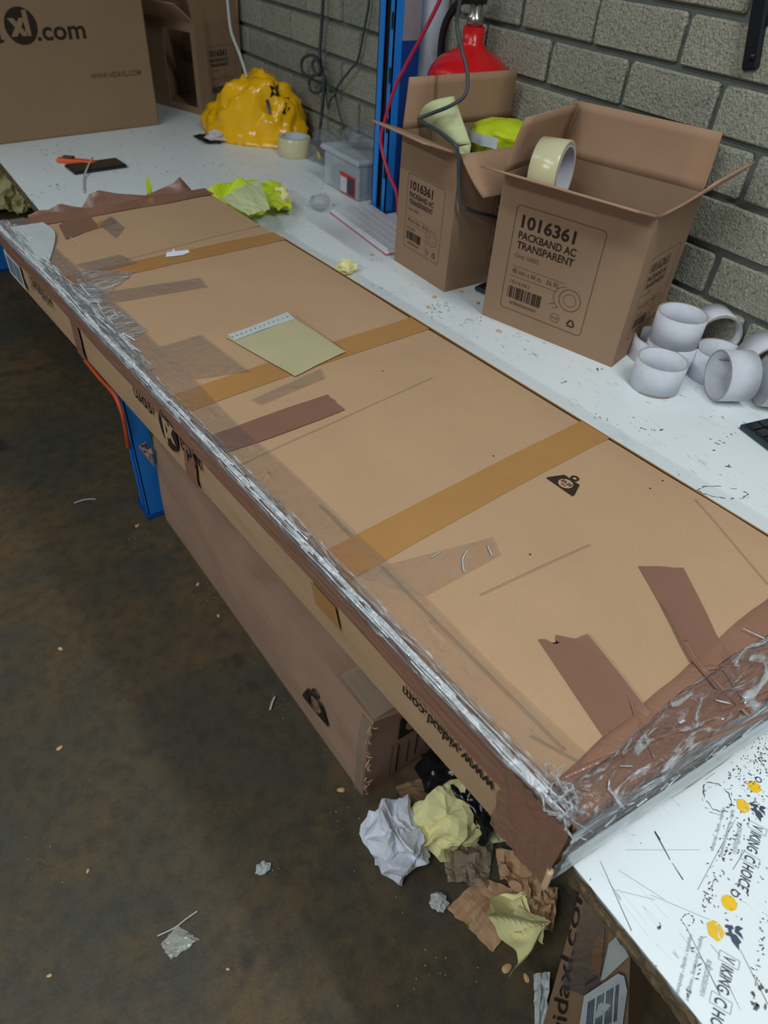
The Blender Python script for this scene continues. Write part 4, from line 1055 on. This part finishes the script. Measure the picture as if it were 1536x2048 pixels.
# orange strap by the leg
o = tube('orange_strap', [atx(x_, y_, .296) for x_, y_ in ((170, 720), (200, 757), (228, 788), (243, 822), (252, 862), (257, 897))], .005, 'orange_strap', None, 8, 8, .6)
tag(o, 'orange cord hanging under the bench beside the blue leg', 'cord')

# ------------------------------------------------------------------ lower right box under the bench front
A0 = atz(1165, 1765, -.33); B0 = atz(1262, 1868, -.36); A1 = Vector((.405, .045, FLOOR)); B1 = Vector((.505, -.035, FLOOR))
A1 = atz(1085, 2048, -.66); A1 += (A1-A0)*.14; B1 = atz(1257, 2048, -.60); B1 += (B1-B0)*.40
A0 += (A0-A1)*.15; B0 += (B0-B1)*.15
A1.z = B1.z = FLOOR+.001
rbx = thing('leaning_carton', 'taped brown carton with torn barcode label leaning under the front of the bench', 'box', (A1.x, A1.y, FLOOR))
la = [L(rbx, p) for p in (A0, B0, B1, A1)]; dv = Vector((.30, .10, 0)); 
la2 = [p+dv for p in la]
def quadgrid(p, nu, nv, amp, seed, off=0):
    nrm = (p[1]-p[0]).cross(p[3]-p[0]).normalized()
    return lambda s, t: p[0].lerp(p[1], s).lerp(p[3].lerp(p[2], s), t)+nrm*(amp*nz(s*4, t*6, seed)*math.sin(PI*s)*math.sin(PI*min(1, max(0, t)))+off)
bm = bmesh.new()
for q in ((la[0], la[1], la[2], la[3]), (la[1], la2[1], la2[2], la[2]), (la2[1], la2[0], la2[3], la2[2]), (la2[0], la[0], la[3], la2[3]), (la2[0], la2[1], la[1], la[0]), (la[3], la[2], la2[2], la2[3])):
    g_ = [[bm.verts.new(q[0].lerp(q[1], a/8).lerp(q[3].lerp(q[2], a/8), b/8)) for a in range(9)] for b in range(9)]
    for b in range(8):
        for a in range(8): bm.faces.new((g_[b][a], g_[b][a+1], g_[b+1][a+1], g_[b+1][a]))
bmesh.ops.remove_doubles(bm, verts=bm.verts[:], dist=1e-5)
obj('body', frombm(bm), 'cardboard_dark', rbx)
ex = (la[1]-la[0]); wlen = ex.length; ex.normalize(); ez = (la[0]-la[3]); hlen = ez.length; nrm = ex.cross(ez).normalized(); 
if nrm.dot(L(rbx, CAM)-la[0]) < 0: nrm = -nrm
def rf(s, t, off=.003): return la[3].lerp(la[2], s).lerp(la[0].lerp(la[1], s), t)+nrm*off
rfm = lambda a_, b_: rf(a_, b_)
pf = lambda px, py: None
def rq(px, py):
    """pixel to (s,t) on that carton's front"""
    d = _d(px, py).normalized(); best = (0, 0, 9); o_ = L(rbx, CAM)
    lo_s, hi_s, lo_t, hi_t = -.2, 1.2, 0, 1.2
    for it in range(4):
        for i in range(15):
            for j in range(15):
                s, t = lo_s+(hi_s-lo_s)*i/14, lo_t+(hi_t-lo_t)*j/14; p = rf(s, t, 0)-o_; e_ = (p-d*p.dot(d)).length
                if e_ < best[2]: best = (s, t, e_)
        ws, wt_ = (hi_s-lo_s)/7, (hi_t-lo_t)/7
        lo_s, hi_s, lo_t, hi_t = best[0]-ws, best[0]+ws, max(0, best[1]-wt_), best[1]+wt_
    return best[0], best[1]
def rline(pts, w_): 
    V, F = [], []
    Q = [Vector(rq(*p)) for p in pts]
    for a, b in zip(Q, Q[1:]): seg(V, F, rfm, a, b, w_)
    return V, F
q0 = Vector(rq(1126, 2040)); q1 = Vector(rq(1160, 1800)); dd = q1-q0; Lr = dd.length; dd.normalize()
asp = wlen/hlen
tm = lambda a_, b_: rf(q0.x+dd.x*a_-dd.y*b_*1.0/asp*1.0, q0.y+dd.y*a_+dd.x*b_*0, .0036)
text('printed_text', 'vidaxl.com', tm, -.1, -.01, Lr*1.35, .050, 'ink', rbx, .0)
def rpoly(name, pts, mat, off=.006):
    V, F = [], []; poly(V, F, lambda a_, b_: rf(a_, b_, off), [rq(*p) for p in pts]); return prints(name, V, F, mat, rbx)
o = rpoly('barcode_label', [(1172, 1985), (1240, 1940), (1252, 1945), (1258, 1975), (1246, 2060), (1160, 2060)], 'label_white'); o['label'] = 'torn white barcode label'
V, F = [], []
for k in range(17):
    a = (1183+3.7*k, 1994-2.2*k); b = (1178+3.7*k, 2052-1.2*k)
    if k % 5 == 4: continue
    seg(V, F, lambda a_, b_: rf(a_, b_, .009), rq(*a), rq(*b), .016)
prints('barcode', V, F, 'barcode_dark', rbx)
rpoly('film_pocket', [(1205, 1955), (1222, 1880), (1240, 1862), (1262, 1905), (1215, 1950)], 'grey_film', .0065)
V, F = rline([(1172, 1967), (1205, 1945)], .02); prints('printed_bar', V, F, 'ink', rbx)
rpoly('label_patch', [(1182, 1940), (1190, 1880), (1212, 1850), (1210, 1880), (1202, 1950)], 'tan_tape', .0038)
grid('clear_tape', lambda s, t: rf(.10+.5*s, .35+.7*t, .0045+.0005*nz(s*7, t*9, 2)), 8, 20, 'clear_tape', rbx)
sheet('plastic_wrap', 'white torn label film on the floor beside the leaning carton', 'plastic film', (fz(1066, 1950, F0+.02), fz(1100, 1945, F0+.04), fz(1088, 2060, F0+.02), fz(1068, 2060, F0+.02)), 'grey_film', .012, 71, zbase=F0)

# ------------------------------------------------------------------ things at the far end of the bench
# yellow carrier bag: crumpled dome with pleats
bx = thing('plastic_bag', 'crumpled glossy yellow plastic carrier bag with black marks', 'plastic bag', (1.03, 2.19, 0), math.radians(-48))
bm = bmesh.new(); bmesh.ops.create_icosphere(bm, subdivisions=5, radius=1)
for v in bm.verts:
    d = v.co.normalized(); a = math.atan2(d.y, d.x); s = d*1.2+Vector((3, 4, 5))
    dd, _ = noise.voronoi(d*1.5+Vector((2, 7, 1)))
    pleat = .018*math.sin(a*5+5*noise.noise(s*1.5))+.26*dd[0]-.06+.10*abs(noise.noise(d*3.2))+.03*noise.noise(d*9)+.05*d.x*d.z+.13*(1-abs(noise.noise(d*2.6+Vector((4, 1, 2))))*3)**3*.5
    r = .80+pleat
    p = d*r; z = p.z
    p = Vector((p.x*.185, p.y*.105, max(-.02, z)*.185*(1+.22*p.x)))
    p.z = (p.z+.0038 if p.z > 0 else .001+.02*abs(p.z))
    if p.z < .03: p.x *= 1.0+.06*noise.noise(d*6); p.y *= 1.05
    v.co = p
yb = obj('bag_body', frombm(bm), 'yellow_bag', bx, True)
def bag_mark(px, py, pts, s):
    c_ = atz(px, py, .10)
    d0 = _d(px, py).normalized()
    # put mark on bag surface by ray casting against its mesh
    o_ = L(bx, CAM); dl = (FR[bx.name].to_3x3().inverted() @ d0)
    from mathutils.bvhtree import BVHTree
    bv = BVHTree.FromPolygons([v.co[:] for v in yb.data.vertices], [p.vertices[:] for p in yb.data.polygons])
    V, F = [], []
    P = []
    for dx, dy in pts:
        dl = FR[bx.name].to_3x3().inverted() @ _d(px+dx*s, py+dy*s).normalized(); h = bv.ray_cast(o_, dl)
        if h[0] is None: return
        P.append(h[0]+h[1]*.0025)
    prints('black_mark', P, [tuple(range(len(P)))], 'black_plastic', bx)
bag_mark(548, 180, [(-6, -6), (0, -3), (6, -7), (4, 0), (7, 8), (0, 5), (-5, 9), (-3, 1)], 1.7)
bag_mark(573, 212, [(-3, -9), (3, -10), (4, 2), (-2, 10), (-6, 8), (-1, 0)], 1.7)
bag_mark(537, 215, [(-4, -9), (0, -10), (4, 8), (0, 9)], 1.7)
crumple('tissue', 'pinkish white tissue wedged beneath the yellow bag', 'tissue', atz(440, 282, .001), .030, 'tissue', 81, (1.3, .9, .5), 3)
sheet('black_strap', 'black strap lying at the left of the yellow bag', 'strap', (atz(385, 272, .002), atz(408, 288, .002), atz(442, 288, .002), atz(440, 272, .004)), 'black_plastic', .010, 83, zbase=.001, n=8)
for k, (px, py, lab) in enumerate(((300, 332, ''),)): pass
# smartphone
ph = [atz(133, 334, .001), atz(237, 320, .001), atz(250, 337, .001), atz(148, 350, .001)]
c = sum(ph, Vector())/4; ang = math.atan2((ph[1]-ph[0]).y, (ph[1]-ph[0]).x)
t = thing('smartphone', 'black smartphone lying flat on the bench beside the orange knife', 'phone', (c.x, c.y, .0006), ang)
lx = (ph[1]-ph[0]).length/2; ly = abs(Vector((ph[3]-ph[0])[:2]).dot(Vector((-math.sin(ang), math.cos(ang)))))/2
box('case', (-lx, -ly, 0), (lx, ly, .008), 'black_plastic', t, .002); box('screen', (-lx*.95, -ly*.92, .008), (lx*.95, ly*.92, .0086), 'black_glossy', t)
a = atz(115, 318, .008); b = atz(190, 325, .008); c = (a+b)/2; ang = math.atan2((b-a).y, (b-a).x); hl = (b-a).length/2
t = thing('utility_knife', 'orange and black utility knife beside the smartphone', 'knife', (c.x, c.y, .0006), ang)
bm = bmesh.new(); add_box(bm, (-hl, -.011, 0), (hl, .011, .012), bev=.003); obj('handle', frombm(bm), 'orange_strap', t)
box('slider', (-hl*.7, -.006, .012), (-hl*.1, .010, .017), 'black_plastic', t, .002); box('blade', (hl, -.006, .004), (hl+.04, .008, .006), 'metal', t)
o = tube('cable_tie', [atz(185, 315, .012), atz(175, 335, .012), atz(168, 355, .004), atz(168, 385, .003)], .0028, 'white_cable', None, 6, 6, .5); tag(o, 'white plastic cable tie beside the smartphone', 'cable tie')
# pliers-like utility with yellow tip at the tape roll
t = thing('plug_adapter', 'grey and yellow tool hanging from a black cord behind the tape roll', 'tool', atz(650, 330, .001))
lo_ = L(t, atx(638, 290, 1.09)); 
tube('grip', [L(t, atx(637, 288, 1.10)), L(t, atx(648, 305, 1.09)), L(t, atx(662, 325, 1.085))], .012, 'dark_slate', t, 8, 4); tube('tip', [L(t, atx(636, 305, 1.08)), L(t, atx(641, 318, 1.08))], .005, 'yellow_plastic', t, 6, 3)
# clear plastic bin with lid
p0 = atz(680, 385, 0); t = thing('storage_bin', 'clear plastic storage bin with a lid and red label behind the keyboard', 'bin', (1.003, 1.555, 0), math.radians(0))
bw, bd_, bh = .135, .17, .085
V, F = [], []
o = box('tub', (0, 0, 0), (bw, bd_, bh), 'bin_plastic', t, .006); box('lid', (-.008, -.008, bh), (bw+.008, bd_+.008, bh+.014), 'bin_plastic', t, .005)
box('contents', (.01, .01, .004), (bw-.01, bd_-.01, .05), 'dark_slate', t, .01)
V, F = [], []; bfm = lambda a_, b_: Vector((-.0008, a_, b_)); poly(V, F, bfm, [(.01, .005), (.085, .005), (.085, .055), (.01, .055)]); l_ = prints('red_label', V, F, 'red_plastic', t)
V, F = [], []; bf3 = lambda a_, b_: Vector((-.0014, a_, b_)); poly(V, F, bf3, [(.05, .008), (.082, .008), (.082, .045), (.05, .045)]); prints('label_panel', V, F, 'label_white', l_)
V, F = [], []; poly(V, F, bf3, [(.015, .010), (.045, .010), (.045, .05), (.015, .05)]); prints('label_panel', V, F, 'dark_slate', l_)
crumple('clear_plastic_bag', 'crumpled clear plastic bag behind the tape roll', 'plastic bag', (1.11, 1.86, .001), .062, 'smoky_bag', 91, (.8, 1.5, .75), freq=1.2, smooth=True)
crumple('clear_plastic_bag', 'clear plastic bag lying on the storage bin lid', 'plastic bag', (1.08, 1.66, .1005), .045, 'smoky_bag', 93, (1, 1.4, .5), freq=1.2, smooth=True)
crumple('clear_plastic_bag', 'small clear bag on the bench between the two far cartons', 'plastic bag', atz(340, 165, .001), .040, 'smoky_bag', 95, (1, 1, .9), freq=1.2, smooth=True)
crumple('red_scraps', 'red plastic pieces behind the blue post and smaller carton', 'plastic scrap', (1.045, 1.375, .001), .028, 'red_plastic', 96, (.6, 1, 3.6), 3, smooth=True)
crumple('plastic_sack', 'pale grey plastic sack standing behind the large shipping carton', 'plastic bag', (.97, 3.08, .001), .16, 'grey_film', 97, (.8, .7, 2.6), freq=1.0, smooth=True)
# white keyboard
def keyboard(label, loc, rz, Lk, Dk, case, keys, name='keyboard', base=None, rows_=5, cols=15):
    t = thing(name, label, 'keyboard', loc, rz)
    bm = bmesh.new(); add_box(bm, (0, 0, 0), (Lk, Dk, .009), bev=.002); obj('case', frombm(bm), case, t)
    if base: box('base', (-.001, -.001, 0), (Lk+.001, Dk+.001, .004), base, t, .001)
    px_ = (Lk-.008)/cols; py_ = (Dk-.008)/rows_
    me_ = None
    for j in range(rows_):
        for i in range(cols):
            if j == 0 and 4 <= i <= 8:
                if i > 4: continue
                b_ = box('key', (.004+px_*i+.001, .004+.001, .009), (.004+px_*(i+5)-.001, .004+py_-.001, .0125), keys, t); continue
            if me_ is None:
                bm = bmesh.new(); vs = add_box(bm, (.001, .001, 0), (px_-.001, py_-.001, .0035)); 
                for v in vs:
                    if v.co.z > .003: v.co.x += .0008*(1 if v.co.x < px_/2 else -1); v.co.y += .0008*(1 if v.co.y < py_/2 else -1)
                me_ = frombm(bm); me_.materials.append(M[keys])
            o = bpy.data.objects.new('key', me_); COL.objects.link(o); o.parent = t; o.location = (.004+px_*i, .004+py_*j, .009)
    return t
k0 = atz(772, 512, 0); k1 = atz(660, 427, 0); kd = (k1-k0)
ka = math.atan2(kd.y, kd.x)
# length runs away from the viewer; depth to the right
keyboard('white compact keyboard with pink underside in front of the blue post', (k1.x, k1.y, .0006), ka+PI, kd.length, .115, 'white_key', 'white_key', base='pink_case')
p = atz(940, 578, 0)
keyboard('black keyboard standing between the two open cartons', (.945, .962, .002), math.radians(10), .17, .042, 'dark_slate', 'black_plastic', rows_=3, cols=6)
keyboard('black keyboard lying at the right edge of the bench', (.995, .415, .0006), math.atan2(-.98, -.20), .30, .12, 'dark_slate', 'black_plastic')
# hi-vis vest and pale paper beside the parcel's far end
sheet('safety_vest', 'lime yellow safety vest fabric lying by the far end of the parcel', 'vest', (atz(395, 395, .03), atz(560, 368, .03), atz(585, 425, .012), atz(470, 440, .012)), 'hi_vis', .028, 101, zbase=.001, n=20)
sheet('paper_sheet', 'pale green glossy paper lying on the lime vest', 'paper', (atz(440, 400, .075), atz(518, 358, .075), atz(540, 420, .062), atz(497, 432, .062)), 'pale_green_paper', .004, 103, zbase=.04, n=12)
crumple('paper_scrap', 'crumpled yellow paper beside the lime vest', 'paper', atz(565, 418, .001), .030, 'yellow_paper', 105, (.7, 1, .8), 3)
crumple('paper_scrap', 'crumpled yellow paper scrap at the long edge of the parcel', 'paper', atz(692, 545, .001), .017, 'yellow_paper', 107, (1.2, 1, .8), 3)
o = crumple('paper_scrap', 'lime scrap standing behind the parcel end', 'paper', atz(309, 372, .09), .012, 'hi_vis', 108, (.6, .6, 1.6), 3)
p = atz(307, 372, .12); o.location = (p.x+.0, p.y+.035, .001); o.scale = (.8, .8, 3.4)
crumple('clear_plastic_bag', 'little clear plastic bag at the corner of the white keyboard', 'plastic bag', atz(640, 420, .001), .024, 'smoky_bag', 109, (1, 1, .8), 3, smooth=True)
crumple('clear_plastic_bag', 'small clear film ball touching the far right corner of the parcel', 'plastic bag', (.590, 1.43, .06), .016, 'clear_bag', 110, (1, 1, 1), 3, smooth=True)
# yellow crumpled paper beyond the bench front, on the floor
for k, (px, py, lab, sz) in enumerate(((18, 402, 'crumpled yellow paper on the far floor at the left edge', .12), (12, 360, 'dirty yellow paper farther back at the left edge', .07), (42, 410, 'smaller crumpled yellow paper beside the bench front', .05))):
    crumple('crumpled_paper', lab, 'paper', fz(px, py+14, F0), sz, 'yellow_paper', 120+k, (1, 1, .9), 4)
t = thing('blue_beam', 'blue steel beam lying on the floor at the far left', 'beam', atz(-30, 380, F0)); pp = atz(32, 376, F0)-atz(-30, 380, F0)
bm = bmesh.new(); add_box(bm, (0, -.02, 0), (pp.length, .02, .05), Matrix.Rotation(math.atan2(pp.y, pp.x), 4, 'Z')); obj('bar', frombm(bm), 'blue_steel_dark', t)

# contents of the smaller carton
cb = L(sml, (0, 0, 0))
cone = thing('paper_cone', 'pale cream rolled paper cone standing in the smaller open carton', 'paper', (.985, 1.150, .0045))
ap = L(cone, atx(912, 296, .925)); e0 = L(cone, atx(838, 236, .915)); e1 = L(cone, atx(908, 192, .935)); e2 = L(cone, atx(942, 288, .94))
def cone_fn(s, t):
    a = e0.lerp(e1, min(1, s*1.0)); side = e0.lerp(e1, s)
    base_ = ap.lerp(e2, s); p = base_.lerp(side, t); n_ = Vector((-1, 0, .4)).normalized()
    return p+n_*.022*math.sin(PI*s)*(.35+.65*t)
grid('curved_sheet', cone_fn, 14, 10, 'pale_green_paper', cone, True, .0008)
# lower part reaching the carton's bottom
grid('lower_sheet', lambda s, t: (ap.lerp(e2, s)+Vector((-.022*.35*math.sin(PI*s), 0, 0))).lerp(Vector((.0+.03*s, -.01+.02*s, .002)), t), 8, 6, 'pale_green_paper', cone, True, .0008)
v_ = thing('safety_vest', 'folded lime green safety vest with a silver band in the smaller carton', 'vest', (1.075, 1.130, .0045))
bm = bmesh.new(); bmesh.ops.create_icosphere(bm, subdivisions=4, radius=1)
for v in bm.verts:
    d = v.co.normalized(); r = 1+.15*noise.noise(d*2.5)+.06*noise.noise(d*7)
    v.co = Vector((d.x*.068*r, d.y*.062*r,   .247+d.z*.024*r if d.z > -.2 else .125+.125*(d.z+1)/.8))
obj('fabric', frombm(bm), 'hi_vis', v_, True)
grid('reflective_band', lambda s, t: Vector((-.070+.012*math.sin(PI*s)*-1+.004*nz(s*6, 1, 1), 0.052-.110*s, .238+.019*t+.004*nz(s*5, 2, 2))), 16, 3, 'reflective', v_)

# ------------------------------------------------------------------ against the wall
t = thing('wall_pipe', 'grey-white painted pipe running up the block wall behind the extinguisher', 'pipe', (1.142, 1.495, 0))
V, F = lathe([(.040, 0), (.040, 2.09)], 24); obj('pipe', mesh(V, F), 'pipe_paint', t, True)
for z in (.12, 1.0): 
    V, F = lathe([(.040, z), (.043, z), (.043, z+.02), (.040, z+.02)], 24, True); obj('clamp', mesh(V, F), 'metal', t)
t = thing('fire_extinguisher', 'red fire extinguisher with black handle behind the open cartons', 'fire extinguisher', (1.108, 1.300, .030))
prof = [(0, 0), (.080, 0), (.086, .008), (.088, .278)]+[(.088*math.cos(a*PI/16), .278+.062*math.sin(a*PI/16)) for a in range(1, 7)]+[(.026, .344), (.022, .350), (.022, .375), (0, .375)]
V, F = lathe(prof, 40); obj('cylinder', mesh(V, F), 'red_paint', t, True)
V, F = lathe([(0, .375), (.017, .375), (.017, .392), (.013, .395), (.013, .42), (0, .42)], 20); obj('valve', mesh(V, F), 'metal', t, True)
tube('handle', [Vector((0, 0, .43)), Vector((-.03, -.02, .445)), Vector((-.075, -.045, .455))], .008, 'black_plastic', t, 8, 5, .5)
tube('lever', [Vector((.005, 0, .45)), Vector((-.03, -.02, .475)), Vector((-.08, -.05, .50))], .008, 'black_plastic', t, 8, 5, .5)
box('valve_head', (-.016, -.016, .412), (.016, .016, .46), 'black_plastic', t, .004)
V, F = lathe([(0, 0), (.010, 0), (.012, .004), (.010, .010), (0, .010)], 16); g = obj('pressure_gauge', mesh(V, F), 'yellow_plastic', t); g.location = (-.020, .026, .430); g.rotation_euler = (0, -PI/2, .5)
tube('hose', [Vector((.01, .018, .415)), Vector((-.005, .05, .41)), Vector((-.01, .085, .36)), Vector((0, .097, .28)), Vector((.01, .095, .15))], .008, 'black_plastic', t, 8, 6)
t = thing('wall_bracket', 'black steel shelf bracket arm fixed to the block wall at the upper right', 'bracket', tuple(atx(1500, 140, 1.183)))
bp_ = Vector(t.location)
a = L(t, atx(1500, 138, 1.18)); b = L(t, atx(1533, -60, 1.18)); dd = (b-a).normalized()
bm = bmesh.new(); add_box(bm, (-.006, -.013, 0), (.006, .013, (b-a).length+.12), dd.to_track_quat('Z', 'X').to_matrix().to_4x4() if False else Matrix.Rotation(math.atan2(-(b-a).y, (b-a).z), 4, 'X'), .003); obj('arm', frombm(bm), 'black_plastic', t)
V, F = lathe([(0, 0), (.006, 0), (.005, .004), (0, .005)], 12); g = obj('bolt', mesh(V, F), 'black_glossy', t, True); g.location = (-.006, 0, .018); g.rotation_euler = (0, -PI/2, 0)

# ------------------------------------------------------------------ cables
def cable(name, label, pts, r, mat, cat='cable'): 
    o = tube(name, pts, r, mat, None, 8, 8); return tag(o, label, cat)
X = lambda px, py, x: atx(px, py, x)
cable('cable', 'black cable hanging down the wall into a coil left of the blue post', [X(645, -120, 1.16), X(646, 0, 1.16), X(640, 100, 1.16), X(642, 130, 1.155), X(648, 160, 1.15), X(646, 200, 1.15), X(642, 240, 1.15), X(636, 290, 1.10)], .0048, 'grey_cable')
tl = [X(640, 118, 1.15), X(622, 110, 1.15), X(606, 118, 1.15), X(603, 138, 1.15), X(612, 150, 1.148), X(628, 152, 1.145), X(640, 142, 1.14), X(632, 118, 1.14), X(624, 130, 1.14), X(632, 148, 1.142), X(640, 150, 1.15), X(628, 150, 1.15), X(618, 164, 1.15), X(622, 182, 1.15), X(638, 185, 1.15), X(646, 165, 1.15), X(644, 140, 1.15)]
cable('cable_coil', 'coiled loops of black cable tied against the wall', tl, .0042, 'grey_cable')
cable('cable', 'thin grey cable running diagonally from the top to the coil, left of the blue post', [X(738, -80, 1.17), X(738, 0, 1.17), X(732, 40, 1.17), X(716, 118, 1.17), X(700, 140, 1.16), X(672, 180, 1.16), X(676, 215, 1.16), X(688, 260, 1.16), X(692, 300, 1.12)], .003, 'grey_cable')
cable('cable', 'thin black cable hanging in a loop below the coil', [X(650, 150, 1.155), X(658, 170, 1.155), X(672, 185, 1.155), X(660, 200, 1.155), X(655, 215, 1.155), X(650, 150, 1.16)], .0026, 'grey_cable')
cable('cable', 'white cable hanging in front of the far carton down to the yellow bag', [X(452, -60, 1.00), X(455, 0, 1.00), X(460, 50, 1.00), X(466, 75, 1.00), X(480, 110, 1.00), X(494, 155, 1.00)], .0045, 'white_cable')
cable('cable', 'red cable hanging across the blue post', [X(905, -60, .98), X(880, 0, .98), X(850, 60, .98), X(812, 130, .98), X(788, 180, .98), X(770, 240, .98), X(762, 285, .98), X(775, 340, .98), X(793, 385, .98), X(796, 430, .98)], .0038, 'red_cable')
cable('cable', 'dark grey cable looping over the smaller open carton', [X(928, -50, .93), X(920, 0, .93), X(914, 50, .93), X(924, 100, .93), X(935, 150, .93), X(930, 190, .92), X(900, 212, .90), X(860, 228, .885), X(838, 240, .87), X(870, 258, .865), X(905, 285, .86), X(916, 305, .865), X(917, 350, .875), X(920, 405, .88), X(940, 420, .90), X(975, 430, .95), X(1000, 436, 1.02)], .0034, 'grey_cable')
